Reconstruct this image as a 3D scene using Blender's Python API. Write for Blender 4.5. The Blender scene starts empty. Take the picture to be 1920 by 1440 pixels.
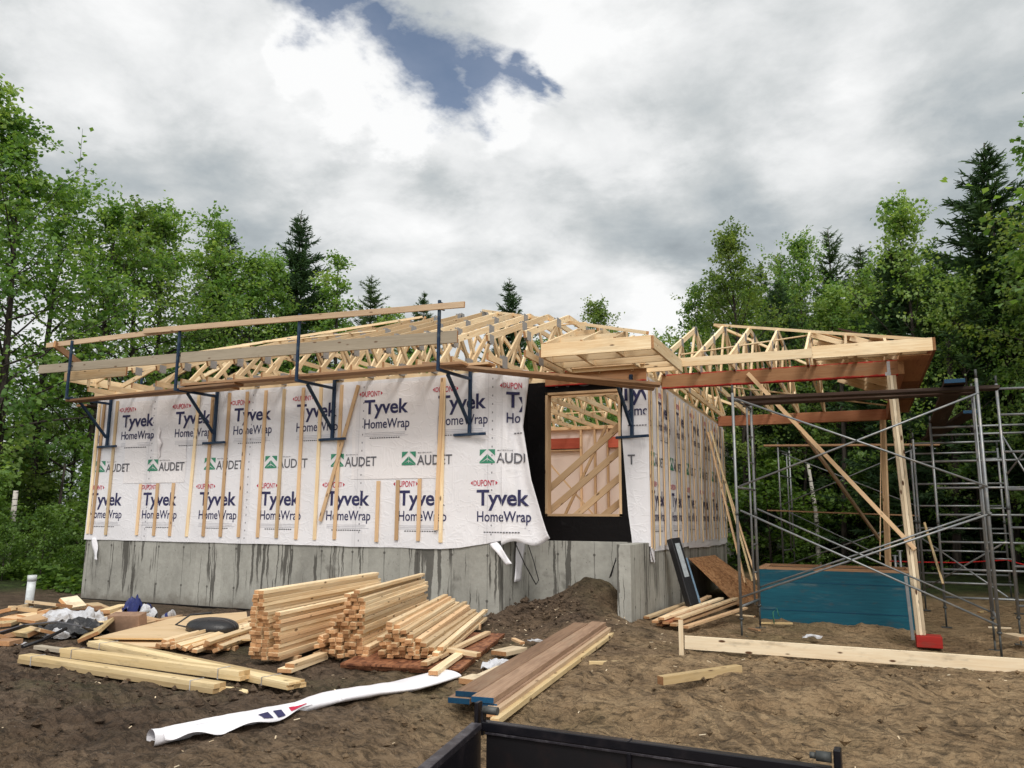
import bpy, math, random
import numpy as np
from mathutils import Vector, Matrix
random.seed(7); rng = np.random.default_rng(7)
SC = bpy.context.scene
COL = SC.collection
R_ = math.radians
H = 1.5                                   # eye height; world z = H + height above the eye

# ------------------------------------------------------------------ camera
RM = np.array([[0.91727333, -0.06017949, -0.39368523],
               [0.39818897, 0.15701896, 0.90376467],
               [0.00742795, -0.98576035, 0.16799212]])
F, CX, CY = 1485.0, 960.0, 720.0
cam = bpy.data.cameras.new('camera'); cam_o = bpy.data.objects.new('camera', cam); COL.objects.link(cam_o)
cam.sensor_width = 36.0; cam.lens = 36.0 * F / 1920.0; cam.clip_start = 0.05; cam.clip_end = 3000
m = Matrix(((RM[0][0], -RM[0][1], -RM[0][2], 0), (RM[1][0], -RM[1][1], -RM[1][2], 0), (RM[2][0], -RM[2][1], -RM[2][2], H), (0, 0, 0, 1)))
cam_o.matrix_world = m
SC.camera = cam_o

def P(px, py, x=None, y=None, z=None):    # where the sight line of a photo pixel meets a known plane
    r = RM @ np.array([px - CX, py - CY, F])
    t = x / r[0] if x is not None else y / r[1] if y is not None else (z - H) / r[2]
    q = r * t; q[2] += H
    return Vector(q)
def DIR(px, py):
    r = RM @ np.array([px - CX, py - CY, F]); return Vector(r).normalized()

# ------------------------------------------------------------------ light
SUN_EL, SUN_AZ = R_(48), R_(150)          # azimuth measured clockwise from +Y
SUND = Vector((math.sin(SUN_AZ) * math.cos(SUN_EL), math.cos(SUN_AZ) * math.cos(SUN_EL), math.sin(SUN_EL)))
sun = bpy.data.lights.new('sun', 'SUN'); sun_o = bpy.data.objects.new('sun', sun); COL.objects.link(sun_o)
sun.energy = 1.5; sun.angle = R_(14); sun.color = (1.0, 0.95, 0.87)
sun_o.rotation_euler = (-SUND).to_track_quat('-Z', 'Y').to_euler()
SC.view_settings.view_transform = 'Standard'; SC.view_settings.look = 'None'
SC.view_settings.exposure = 0.0; SC.view_settings.gamma = 1.0

# ------------------------------------------------------------------ node helpers
class NT:
    def __init__(s, tree): s.t = tree; s.n = tree.nodes; s.l = tree.links
    def node(s, ty, **kw):
        n = s.n.new(ty)
        for k, v in kw.items(): setattr(n, k, v)
        return n
    def put(s, sock, v):
        if hasattr(v, 'is_output') or isinstance(v, bpy.types.NodeSocket): s.l.new(v, sock)
        else:
            if sock.type in ('RGBA',) and len(v) == 3: v = (*v, 1)
            sock.default_value = v
    def math(s, op, a, b=0.0, c=0.0, clamp=False):
        n = s.node('ShaderNodeMath', operation=op, use_clamp=clamp)
        s.put(n.inputs[0], a); s.put(n.inputs[1], b); s.put(n.inputs[2], c); return n.outputs[0]
    def vmath(s, op, a, b=(0, 0, 0), out=0):
        n = s.node('ShaderNodeVectorMath', operation=op)
        s.put(n.inputs[0], a)
        if op == 'SCALE': s.put(n.inputs[3], b)
        else: s.put(n.inputs[1], b)
        return n.outputs['Value'] if op in ('DISTANCE', 'DOT_PRODUCT', 'LENGTH') else n.outputs[0]
    def noise(s, vec, scale=5, detail=4, rough=0.5, dist=0.0, color=False):
        n = s.node('ShaderNodeTexNoise'); s.put(n.inputs['Vector'], vec)
        n.inputs['Scale'].default_value = scale; n.inputs['Detail'].default_value = detail
        n.inputs['Roughness'].default_value = rough; n.inputs['Distortion'].default_value = dist
        return n.outputs['Color' if color else 'Fac']
    def voro(s, vec, scale=5, feature='F1', out='Distance', rand=1.0):
        n = s.node('ShaderNodeTexVoronoi', feature=feature); s.put(n.inputs['Vector'], vec)
        n.inputs['Scale'].default_value = scale; n.inputs['Randomness'].default_value = rand; return n.outputs[out]
    def ramp(s, fac, stops, interp='LINEAR'):
        n = s.node('ShaderNodeValToRGB'); s.put(n.inputs[0], fac); r = n.color_ramp; r.interpolation = interp
        while len(r.elements) < len(stops): r.elements.new(0.5)
        for e, (p, c) in zip(r.elements, stops):
            e.position = p; e.color = (*c, 1) if len(c) == 3 else c
        return n.outputs[0]
    def smooth(s, v, a, b):
        n = s.node('ShaderNodeMapRange', interpolation_type='SMOOTHSTEP'); s.put(n.inputs[0], v)
        n.inputs[1].default_value = a; n.inputs[2].default_value = b; return n.outputs[0]
    def mix(s, f, a, b, mode='MIX'):
        n = s.node('ShaderNodeMix', data_type='RGBA', blend_type=mode)
        s.put(n.inputs[0], f); s.put(n.inputs[6], a); s.put(n.inputs[7], b); return n.outputs[2]
    def sep(s, v):
        n = s.node('ShaderNodeSeparateXYZ'); s.put(n.inputs[0], v); return n.outputs
    def comb(s, x, y, z):
        n = s.node('ShaderNodeCombineXYZ'); s.put(n.inputs[0], x); s.put(n.inputs[1], y); s.put(n.inputs[2], z); return n.outputs[0]
    def attr(s, name, out='Vector'):
        n = s.node('ShaderNodeAttribute', attribute_name=name); return n.outputs[out]

# ------------------------------------------------------------------ world: Nishita sky seen through broken cloud
w = bpy.data.worlds.new('World'); SC.world = w; w.use_nodes = True
T = NT(w.node_tree); T.n.clear()
sky = T.node('ShaderNodeTexSky', sky_type='NISHITA', sun_disc=False)
sky.sun_elevation = SUN_EL; sky.sun_rotation = SUN_AZ; sky.air_density = 1.0; sky.ozone_density = 2.5; sky.dust_density = 0.4
g = T.node('ShaderNodeTexCoord').outputs['Generated']
z0 = T.sep(g)
den = T.math('ADD', T.math('MAXIMUM', z0[2], 0.0), 0.28)
pl = T.comb(T.math('DIVIDE', z0[0], den), T.math('DIVIDE', z0[1], den), T.math('MULTIPLY', z0[2], 0.8))
n_big = T.noise(pl, 1.5, 6, 0.5, 0.5)
n_det = T.noise(pl, 3.6, 9, 0.58, 0.25)
n_edge = T.noise(pl, 7.0, 10, 0.62, 0.15)
warp = T.vmath('ADD', T.vmath('SCALE', T.vmath('SUBTRACT', T.noise(pl, 2.2, 7, 0.6, 0.3, True), (.5, .5, .5)), 0.22), T.vmath('SCALE', T.vmath('SUBTRACT', T.noise(pl, 9.0, 8, 0.62, 0.1, True), (.5, .5, .5)), 0.055))
gw = T.vmath('ADD', g, warp)
def blob(px, py, rp):
    return T.math('DIVIDE', T.vmath('DISTANCE', gw, tuple(DIR(px, py))), rp / 1485.0)
def mn(lst, k=0.25):
    o = lst[0]
    for q in lst[1:]: o = T.math('SMOOTH_MIN', o, q, k)
    return o
gap = mn([blob(*q) for q in ((575, 0, 54), (630, 28, 54), (700, 55, 60), (770, 92, 62), (840, 122, 60), (920, 98, 54), (990, 120, 42), (1045, 130, 28))])
cover = T.math('MAXIMUM', 0.14, T.smooth(T.math('ADD', gap, T.math('MULTIPLY', T.math('SUBTRACT', n_edge, 0.5), 2.1)), 0.60, 1.60))
wb = mn([blob(*q) for q in ((690, 165, 120), (600, 140, 110), (540, 200, 120), (770, 215, 110), (950, 205, 105), (1010, 260, 90), (430, 70, 120), (250, 60, 120), (120, 120, 110), (1560, 300, 130), (1100, 60, 130), (720, 420, 140), (960, 380, 130), (1240, 590, 70), (300, 500, 120), (1180, 250, 80))], 0.35)
white = T.smooth(T.math('ADD', wb, T.math('MULTIPLY', T.math('SUBTRACT', n_edge, 0.5), 1.5)), 1.75, 0.25)
puff = mn([blob(*q) for q in ((690, 150, 70), (610, 120, 60), (650, 190, 70), (760, 215, 60), (960, 190, 55), (560, 130, 50))], 0.2)
puff = T.smooth(T.math('ADD', puff, T.math('MULTIPLY', T.math('SUBTRACT', n_edge, 0.5), 1.6)), 1.35, 0.5)
dk = mn([blob(*q) for q in ((380, 390, 230), (560, 340, 120), (230, 330, 130), (1500, 90, 140), (1720, 200, 210), (1350, 430, 110), (1800, 420, 150), (60, 280, 110), (830, 330, 60))], 0.35)
dark = T.smooth(T.math('ADD', dk, T.math('MULTIPLY', T.math('SUBTRACT', n_big, 0.5), 1.4)), 1.6, 0.1)
n_lump = T.noise(T.vmath('ADD', pl, (3.1, 1.7, 0.4)), 5.2, 10, 0.60, 0.35)
base = T.math('ADD', T.math('MULTIPLY', n_big, 0.62), T.math('ADD', T.math('MULTIPLY', n_det, 0.55), T.math('MULTIPLY', T.math('SUBTRACT', n_lump, 0.5), 0.42)))
base = T.math('ADD', base, T.math('MULTIPLY', white, 0.20))
base = T.math('ADD', base, T.math('MULTIPLY', puff, 0.18))
base = T.math('SUBTRACT', base, T.math('MULTIPLY', dark, 0.13))
ccol = T.ramp(base, [(0.26, (0.315, 0.355, 0.385)), (0.43, (0.45, 0.495, 0.52)), (0.56, (0.60, 0.63, 0.64)), (0.70, (0.80, 0.815, 0.82)), (0.86, (0.98, 0.985, 0.985))])
back = T.smooth(T.vmath('DOT_PRODUCT', g, tuple(SUND)), 0.35, 1.0)     # the cloud round the veiled sun is brightest
ccol = T.mix(T.math('MULTIPLY', back, 0.8), ccol, (2.0, 1.95, 1.85))
skyc = T.vmath('SCALE', sky.outputs[0], 0.10)
bg = T.node('ShaderNodeBackground'); T.put(bg.inputs[0], T.mix(cover, skyc, ccol)); bg.inputs[1].default_value = 1.0
T.l.new(bg.outputs[0], T.node('ShaderNodeOutputWorld').inputs[0])

# ------------------------------------------------------------------ materials
MATS = {}
def mat(name, fn, rough=0.8, spec=0.3, metal=0.0):
    mt = bpy.data.materials.new(name); mt.use_nodes = True; t = NT(mt.node_tree)
    b = t.n['Principled BSDF']; b.inputs['Roughness'].default_value = rough
    b.inputs['Specular IOR Level'].default_value = spec; b.inputs['Metallic'].default_value = metal
    r = fn(t, b)
    if r is not None: t.put(b.inputs['Base Color'], r)
    MATS[name] = mt; return mt
def bump(t, b, h, strength=0.3, dist=0.01):
    n = t.node('ShaderNodeBump'); n.inputs['Strength'].default_value = strength; n.inputs['Distance'].default_value = dist
    t.put(n.inputs['Height'], h); t.l.new(n.outputs[0], b.inputs['Normal'])
def objco(t): return t.node('ShaderNodeTexCoord').outputs['Object']

def wood(c0, c1, knots=1.0, dirt=0.0, stain=None, contrast=1.0):
    def fn(t, b):
        gv = t.attr('grain'); ti = t.attr('tint', 'Fac')
        st = t.vmath('MULTIPLY', gv, (1.2, 22, 22))
        n = t.noise(st, 1.6, 5, 0.6, 1.2)
        lo = t.noise(t.vmath('MULTIPLY', gv, (0.5, 3, 3)), 1.0, 3, 0.5)
        f = t.math('ADD', t.math('MULTIPLY', n, 0.65 * contrast), t.math('MULTIPLY', lo, 0.6))
        f = t.math('SUBTRACT', f, 0.12 + 0.3 * (contrast - 1))
        c = t.mix(t.smooth(f, 0.25, 0.75), c0, c1)
        v = t.math('ADD', 0.64, t.math('MULTIPLY', ti, 0.56))
        c = t.mix(1.0, c, t.comb(v, t.math('POWER', v, 1.12), t.math('POWER', v, 1.25)), 'MULTIPLY')
        wz = t.smooth(t.noise(t.vmath('MULTIPLY', gv, (1.1, 5, 5)), 1.0, 4, 0.6), 0.56, 0.74)
        c = t.mix(t.math('MULTIPLY', wz, 0.28), c, (0.36, 0.30, 0.22)) if knots else c
        if knots:
            k = t.voro(t.vmath('MULTIPLY', gv, (3.3, 9, 9)), 1.0)
            c = t.mix(t.math('MULTIPLY', t.smooth(k, 0.17, 0.07), 0.85 * knots), c, (0.10, 0.045, 0.02))
        if dirt:
            d = t.smooth(t.noise(t.vmath('MULTIPLY', gv, (2.5, 7, 7)), 1.5, 5, 0.6), 0.62 - 0.2 * dirt, 0.75)
            c = t.mix(t.math('MULTIPLY', d, 0.7 * dirt), c, (0.09, 0.065, 0.045))
        if stain:
            nv = t.sep(t.attr('unit')); e = t.math('ABSOLUTE', nv[2])
            e = t.math('ADD', e, t.math('MULTIPLY', t.math('SUBTRACT', t.noise(t.vmath('MULTIPLY', gv, (5, 9, 9)), 1.0, 5, 0.65), 0.5), 0.30))
            c = t.mix(t.smooth(e, 0.40, 0.46), c, stain)
        bump(t, b, n, 0.25, 0.003)
        return c
    return fn
mat('wood_cream', wood((0.68, 0.47, 0.26), (0.87, 0.72, 0.49), 1.0, 0.12, None, 1.15), 0.75)
mat('wood_warm', wood((0.62, 0.40, 0.22), (0.77, 0.55, 0.34)), 0.75)
mat('wood_rail', wood((0.42, 0.29, 0.185), (0.58, 0.43, 0.29), 0.8, 0.2), 0.8)
mat('wood_yellow', wood((0.60, 0.44, 0.22), (0.76, 0.61, 0.37), 1.0, 0.45), 0.75)
mat('header_red', wood((0.40, 0.075, 0.045), (0.52, 0.12, 0.07), 0.0, 0.1), 0.75)
mat('wood_grey', wood((0.36, 0.31, 0.24), (0.50, 0.44, 0.35), 1.0, 0.2), 0.85)
mat('wood_brown', wood((0.10, 0.052, 0.033), (0.24, 0.13, 0.075), 0.3, 0.3, None, 1.3), 0.8)
mat('wood_dark', wood((0.030, 0.018, 0.014), (0.08, 0.045, 0.032), 0.2, 0.2), 0.8)
mat('wood_plank', wood((0.26, 0.14, 0.075), (0.42, 0.25, 0.14), 0.6, 0.3), 0.8)
mat('wood_lvl', wood((0.24, 0.145, 0.095), (0.42, 0.28, 0.19), 0.2, 0.5, None, 1.3), 0.75)
mat('wood_beam', wood((0.40, 0.19, 0.09), (0.58, 0.33, 0.17), 0.5, 0.3, (0.42, 0.025, 0.02)), 0.7)
mat('wood_beam_red', wood((0.34, 0.12, 0.06), (0.46, 0.22, 0.11), 0.5, 0.4), 0.7)
mat('wood_board', wood((0.72, 0.56, 0.37), (0.84, 0.73, 0.55), 1.8, 0.6), 0.75)
mat('wood_end', wood((0.34, 0.165, 0.075), (0.56, 0.32, 0.16), 0.0, 0.35), 0.9)
mat('wood_end_light', wood((0.60, 0.38, 0.17), (0.70, 0.50, 0.27), 0.0, 0.1), 0.9)
mat('wood_ply', wood((0.62, 0.44, 0.25), (0.73, 0.56, 0.36), 0.5, 0.3), 0.8)
def osb(c0, c1, c2):
    def fn(t, b):
        gv = t.attr('grain')
        v = t.voro(t.vmath('MULTIPLY', gv, (9, 30, 30)), 1.0, out='Color')
        v2 = t.voro(t.vmath('MULTIPLY', gv, (26, 11, 11)), 1.0, out='Color')
        f = t.math('ADD', t.math('MULTIPLY', t.sep(v)[0], 0.6), t.math('MULTIPLY', t.sep(v2)[1], 0.4))
        f = t.math('ADD', f, t.math('MULTIPLY', t.math('SUBTRACT', t.noise(gv, 1.7, 4, 0.6), 0.5), 0.6))
        bump(t, b, f, 0.3, 0.004)
        return t.ramp(f, [(0.15, c0), (0.5, c1), (0.9, c2)])
    return fn
mat('osb_wet', osb((0.10, 0.035, 0.018), (0.24, 0.095, 0.045), (0.36, 0.16, 0.08)), 0.65)
mat('osb_dry', osb((0.22, 0.10, 0.045), (0.40, 0.20, 0.09), (0.54, 0.31, 0.16)), 0.75)
mat('paint_blue', wood((0.004, 0.070, 0.115), (0.009, 0.125, 0.185), 0.2, 0.4, None, 1.1), 0.6)
mat('paint_blue_end', wood((0.004, 0.045, 0.12), (0.006, 0.08, 0.17), 0.0, 0.3), 0.6)
mat('paint_red', wood((0.34, 0.018, 0.014), (0.46, 0.04, 0.03), 0.0, 0.6), 0.75)

def f_wrap(base):
    def fn(t, b):
        o = objco(t)
        n = t.noise(o, 1.1, 4, 0.55, 0.6); cr = t.noise(t.vmath('MULTIPLY', o, (1, 1, 2.2)), 5.0, 6, 0.6, 1.5)
        ridge = t.math('MINIMUM', t.math('ABSOLUTE', t.math('SUBTRACT', t.noise(t.vmath('MULTIPLY', o, (1.6, 1.6, 0.8)), 2.0, 3, 0.5, 0.9), 0.5)), t.math('ABSOLUTE', t.math('SUBTRACT', t.noise(t.vmath('MULTIPLY', o, (0.7, 0.7, 1.7)), 2.3, 3, 0.5, 0.7), 0.47)))
        bump(t, b, t.math('ADD', t.math('MULTIPLY', cr, 0.5), t.math('ADD', n, t.smooth(ridge, 0.035, 0.0))), 0.20, 0.014)
        c = t.mix(t.smooth(n, 0.3, 0.7), tuple(q * 0.93 for q in base), base)
        fl = t.smooth(t.voro(t.vmath('MULTIPLY', o, (1, 1, 0.9)), 7.0), 0.045, 0.03)
        xx = t.math('FRACT', t.math('MULTIPLY', t.math('ADD', t.sep(o)[0], 0.4), 0.42))
        lap = t.smooth(t.math('ABSOLUTE', t.math('SUBTRACT', xx, 0.5)), 0.0035, 0.001)
        c = t.mix(t.math('MULTIPLY', lap, 0.5), c, (0.35, 0.34, 0.36))
        lapz = t.math('MULTIPLY', t.smooth(xx, 0.47, 0.475), t.smooth(xx, 0.56, 0.555))
        c = t.mix(t.math('MULTIPLY', lapz, 0.35), c, (0.62, 0.61, 0.65))
        st = t.math('MULTIPLY', t.smooth(t.math('ABSOLUTE', t.math('SUBTRACT', xx, 0.53)), 0.005, 0.003), t.smooth(t.math('ABSOLUTE', t.math('SUBTRACT', t.math('FRACT', t.math('MULTIPLY', t.sep(o)[2], 7.5)), 0.5)), 0.13, 0.08))
        c = t.mix(t.math('MULTIPLY', st, 0.8), c, (0.06, 0.06, 0.08))
        return t.mix(t.math('MULTIPLY', fl, 0.55), c, (0.25, 0.24, 0.25))
    return fn
mat('wrap_white', f_wrap((0.80, 0.79, 0.83)), 0.55, 0.25)
mat('wrap_patch', f_wrap((0.83, 0.80, 0.82)), 0.55, 0.25)
mat('wrap_clean', lambda t, b: bump(t, b, t.noise(objco(t), 9, 5, 0.6, 1.0), 0.25, 0.02) or (0.84, 0.83, 0.88), 0.45, 0.3)
def flat(c): return lambda t, b: (t.mix(t.smooth(t.noise(objco(t), 14, 4, 0.6), 0.35, 0.75), tuple(q * 0.85 for q in c), tuple(min(1, q * 1.12) for q in c)))
mat('print_navy', flat((0.035, 0.035, 0.105)), 0.6); mat('print_grey', flat((0.12, 0.12, 0.14)), 0.6)
mat('print_red', flat((0.50, 0.02, 0.06)), 0.6); mat('print_green', flat((0.05, 0.26, 0.16)), 0.6)
mat('print_faint', flat((0.42, 0.42, 0.47)), 0.6)
mat('paint_white', flat((0.82, 0.81, 0.78)), 0.6)
mat('membrane_print', flat((0.13, 0.13, 0.14)), 0.6)
def f_membrane(t, b):
    o = objco(t); n = t.noise(o, 6, 6, 0.65, 0.8); bump(t, b, n, 0.5, 0.02)
    return t.mix(t.smooth(n, 0.62, 0.75), (0.0045, 0.0035, 0.004), (0.014, 0.013, 0.014))
mat('membrane_black', f_membrane, 0.6, 0.15)
def f_conc(t, b):
    o = objco(t); xyz = t.sep(o)
    h = t.math('ADD', xyz[0], xyz[1])                     # runs along either wall
    lo = t.noise(o, 1.3, 5, 0.6, 0.6); hi = t.noise(o, 16, 7, 0.65)
    band = t.noise(t.comb(h, 0.0, 0.0), 1.15, 2, 0.6)
    c = t.ramp(t.math('ADD', t.math('MULTIPLY', lo, 0.5), t.math('ADD', t.math('MULTIPLY', hi, 0.25), t.math('MULTIPLY', band, 0.3))),
               [(0.28, (0.18, 0.175, 0.16)), (0.5, (0.32, 0.315, 0.29)), (0.75, (0.49, 0.485, 0.45))])
    # formwork board lines every half metre or so
    fr = t.math('ABSOLUTE', t.math('SUBTRACT', t.math('FRACT', t.math('MULTIPLY', h, 1.64)), 0.5))
    line = t.smooth(fr, 0.489, 0.4975)
    c = t.mix(t.math('MULTIPLY', line, 0.75), c, (0.10, 0.10, 0.095))
    pan = t.noise(t.comb(t.math('FLOOR', t.math('ADD', t.math('MULTIPLY', h, 1.64), 0.5)), 0.0, 0.0), 3.7, 0, 0.5)
    c = t.mix(0.55, c, t.mix(1.0, c, t.ramp(pan, [(0.3, (0.72, 0.72, 0.70)), (0.7, (1.25, 1.25, 1.24))]), 'MULTIPLY'))
    # rain runs: thin wet streaks starting at the top and fading down
    hz = t.math('ADD', h, t.math('MULTIPLY', t.math('SUBTRACT', t.noise(o, 6, 3, 0.6), 0.5), 0.06))
    s1 = t.noise(t.comb(t.math('MULTIPLY', hz, 15.0), t.math('MULTIPLY', xyz[2], 0.5), 0.0), 1.0, 3, 0.6)
    s2 = t.noise(t.comb(t.math('MULTIPLY', hz, 1.9), 3.3, 0.0), 1.0, 2, 0.5)
    depth = t.math('SUBTRACT', 1.30, xyz[2])
    lim = t.math('ADD', t.math('MULTIPLY', t.noise(t.comb(t.math('MULTIPLY', hz, 5.0), 7.7, 0.0), 1.0, 2, 0.5), 3.6), -0.55)
    fade = t.smooth(t.math('SUBTRACT', lim, depth), 0.0, 0.25)
    st = t.math('MULTIPLY', t.smooth(t.math('ADD', s1, t.math('MULTIPLY', s2, 0.62)), 0.885, 0.915), fade)
    c = t.mix(t.math('MULTIPLY', st, 0.78), c, (0.045, 0.041, 0.036))
    # form-tie holes in rows, each with a small dark run below it
    fx = t.math('MULTIPLY', t.math('SUBTRACT', t.math('FRACT', t.math('ADD', t.math('MULTIPLY', h, 1.64), 0.5)), 0.5), 0.61)
    for zr_ in (0.28, 0.95):
        dz = t.math('SUBTRACT', xyz[2], zr_); rr = t.math('SQRT', t.math('ADD', t.math('MULTIPLY', fx, fx), t.math('MULTIPLY', dz, dz)))
        c = t.mix(t.math('MULTIPLY', t.smooth(rr, 0.028, 0.016), 0.8), c, (0.06, 0.055, 0.05))
        run = t.math('MULTIPLY', t.smooth(t.math('ABSOLUTE', fx), 0.016, 0.006), t.math('MULTIPLY', t.smooth(dz, 0.0, -0.02), t.smooth(dz, -0.34, -0.05)))
        c = t.mix(t.math('MULTIPLY', run, 0.45), c, (0.08, 0.075, 0.068))
    mudsp = t.smooth(t.math('ADD', t.math('MULTIPLY', t.noise(o, 5, 5, 0.65), 0.5), t.math('MULTIPLY', xyz[2], -1.0)), 0.10, 0.32)
    c = t.mix(t.math('MULTIPLY', mudsp, 0.55), c, (0.10, 0.08, 0.06))
    # pock marks and scaled patches
    pk = t.math('MULTIPLY', t.smooth(t.voro(t.vmath('MULTIPLY', o, (1, 1, 0.6)), 22), 0.16, 0.09), t.smooth(t.noise(o, 1.7, 2, 0.5), 0.5, 0.62))
    c = t.mix(t.math('MULTIPLY', pk, 0.7), c, (0.08, 0.078, 0.072))
    wet = t.smooth(t.noise(t.vmath('MULTIPLY', o, (1, 1, 0.55)), 0.9, 5, 0.6, 0.7), 0.60, 0.66)
    c = t.mix(t.math('MULTIPLY', wet, 0.6), c, (0.095, 0.088, 0.078))
    bump(t, b, t.math('ADD', hi, t.math('MULTIPLY', line, -0.6)), 0.35, 0.01)
    return c
mat('concrete', f_conc, 0.85, 0.25)
def metal(c, var, rough, metallic, scale=9):
    def fn(t, b):
        o = objco(t); n = t.noise(o, scale, 6, 0.65); bump(t, b, n, 0.15, 0.004)
        return t.mix(t.smooth(n, 0.45, 0.72), c, var)
    return fn, rough, 0.4, metallic
mat('steel_blue', *metal((0.012, 0.032, 0.075), (0.045, 0.075, 0.11), 0.45, 0.3))
mat('steel_galv', *metal((0.24, 0.255, 0.27), (0.36, 0.34, 0.32), 0.45, 0.6))
mat('steel_dull', *metal((0.055, 0.06, 0.06), (0.13, 0.13, 0.125), 0.6, 0.3))
mat('plate_galv', *metal((0.36, 0.36, 0.37), (0.46, 0.46, 0.47), 0.5, 0.35, 30))
mat('trailer_black', *metal((0.007, 0.007, 0.011), (0.024, 0.020, 0.024), 0.34, 0.25, 5))
mat('trailer_rust', *metal((0.006, 0.005, 0.007), (0.022, 0.010, 0.009), 0.55, 0.1, 4.5))
mat('trailer_edge', *metal((0.05, 0.045, 0.055), (0.16, 0.15, 0.17), 0.4, 0.6, 14))
mat('plastic_white', lambda t, b: bump(t, b, t.noise(objco(t), 18, 5, 0.6, 1.5), 0.5, 0.02) or t.mix(t.smooth(t.noise(objco(t), 7, 5, 0.6), 0.45, 0.65), (0.55, 0.56, 0.60), (0.30, 0.28, 0.27)), 0.4)
mat('plastic_black', lambda t, b: bump(t, b, t.noise(objco(t), 12, 5, 0.6, 1.0), 0.5, 0.02) or (0.014, 0.014, 0.017), 0.35, 0.5)
mat('plastic_grey', flat((0.10, 0.10, 0.115)), 0.45); mat('plastic_navy', flat((0.02, 0.03, 0.14)), 0.4)
mat('pvc', flat((0.62, 0.66, 0.68)), 0.45); mat('cardboard', flat((0.30, 0.19, 0.13)), 0.85)
mat('film_blue', flat((0.16, 0.25, 0.35)), 0.35, 0.5); mat('label_grey', flat((0.36, 0.40, 0.43)), 0.5)
mat('tape_red', flat((0.55, 0.02, 0.02)), 0.5); mat('hose_green', flat((0.05, 0.22, 0.15)), 0.45)
mat('poly_warm_bounce', lambda t, b: bump(t, b, t.noise(objco(t), 3, 5, 0.6, 1.2), 0.3, 0.02) or (0.78, 0.66, 0.60), 0.5)  # whitish poly; warm light bounced about the room is put into its pink colour
mat('subfloor', lambda t, b: t.mix(t.noise(objco(t), 4, 5, 0.6), (0.45, 0.30, 0.18), (0.6, 0.42, 0.26)), 0.8)
def f_mud(t, b):
    o = objco(t); xyz = t.sep(o)
    big = t.noise(o, 0.45, 4, 0.55, 0.4); mid = t.noise(o, 2.6, 8, 0.66, 0.2); fine = t.noise(o, 34, 9, 0.72)
    side = t.math('ADD', t.math('MULTIPLY', t.math('ADD', xyz[0], 3.6), 0.17), t.math('MULTIPLY', t.math('SUBTRACT', big, 0.5), 1.3))
    f = t.math('ADD', t.math('MULTIPLY', mid, 0.55), t.math('MULTIPLY', fine, 0.5))
    wetc = t.ramp(f, [(0.30, (0.036, 0.024, 0.016)), (0.52, (0.108, 0.074, 0.050)), (0.75, (0.215, 0.155, 0.108))])
    dryc = t.ramp(f, [(0.28, (0.11, 0.070, 0.037)), (0.50, (0.285, 0.195, 0.110)), (0.72, (0.41, 0.30, 0.182))])
    c = t.mix(t.smooth(side, -0.25, 0.45), wetc, dryc)
    # trodden dark scars
    sc = t.noise(t.vmath('MULTIPLY', o, (1.0, 1.9, 1)), 7.5, 7, 0.72, 0.35)
    c = t.mix(t.math('MULTIPLY', t.smooth(sc, 0.57, 0.64), 0.75), c, (0.030, 0.021, 0.014))
    damp = t.smooth(t.noise(o, 0.85, 5, 0.62, 0.3), 0.50, 0.66)
    c = t.mix(t.math('MULTIPLY', damp, 0.55), c, t.mix(1.0, c, (0.42, 0.38, 0.36), 'MULTIPLY'))
    # machine track marks: short cross bars in two bands over the right foreground
    ang = t.math('ADD', t.math('MULTIPLY', xyz[0], 0.80), t.math('MULTIPLY', xyz[1], 0.60)); acr = t.math('SUBTRACT', t.math('MULTIPLY', xyz[1], 0.80), t.math('MULTIPLY', xyz[0], 0.60))
    wob = t.math('MULTIPLY', t.math('SUBTRACT', t.noise(o, 1.1, 3, 0.5), 0.5), 0.9)
    bandw = t.math('PINGPONG', t.math('ADD', acr, wob), 0.62)
    bars = t.math('MULTIPLY', t.smooth(t.math('ABSOLUTE', t.math('SUBTRACT', t.math('FRACT', t.math('ADD', t.math('MULTIPLY', ang, 6.5), t.math('MULTIPLY', t.noise(o, 4, 4, 0.6), 1.6))), 0.5)), 0.16, 0.30), t.smooth(bandw, 0.22, 0.34))
    bars = t.math('MULTIPLY', bars, t.math('MULTIPLY', t.smooth(xyz[0], -2.6, -1.6), t.smooth(xyz[1], 9.6, 8.6)))
    bars = t.math('MULTIPLY', bars, t.smooth(t.noise(o, 1.6, 4, 0.6), 0.42, 0.58))
    c = t.mix(t.math('MULTIPLY', bars, 0.45), c, (0.055, 0.038, 0.024))
    peb = t.smooth(t.voro(o, 24), 0.12, 0.08)
    c = t.mix(t.math('MULTIPLY', peb, t.smooth(t.noise(o, 3, 3, 0.5), 0.52, 0.6)), c, (0.24, 0.21, 0.18))
    # forest floor away from the clearing
    fl = t.attr('forest', 'Fac')
    flc = t.ramp(t.noise(o, 5, 6, 0.7), [(0.3, (0.012, 0.012, 0.006)), (0.5, (0.035, 0.05, 0.014)), (0.7, (0.065, 0.10, 0.025))])
    c = t.mix(fl, c, flc)
    cr = t.voro(t.vmath('ADD', o, t.vmath('SCALE', t.noise(o, 4, 3, 0.5, color=True), 0.5)), 7.5, 'DISTANCE_TO_EDGE')
    hh = t.math('ADD', t.math('ADD', t.math('MULTIPLY', mid, 0.6), t.math('MULTIPLY', fine, 0.6)), t.math('MULTIPLY', t.smooth(sc, 0.66, 0.5), 0.5))
    hh = t.math('SUBTRACT', t.math('ADD', hh, t.math('MULTIPLY', t.smooth(cr, 0.0, 0.12), 0.25)), t.math('MULTIPLY', bars, 0.5))
    bump(t, b, hh, 0.9, 0.05)
    b.inputs['Roughness'].default_value = 0.8
    return c
mat('mud', f_mud, 0.8, 0.25)
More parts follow.
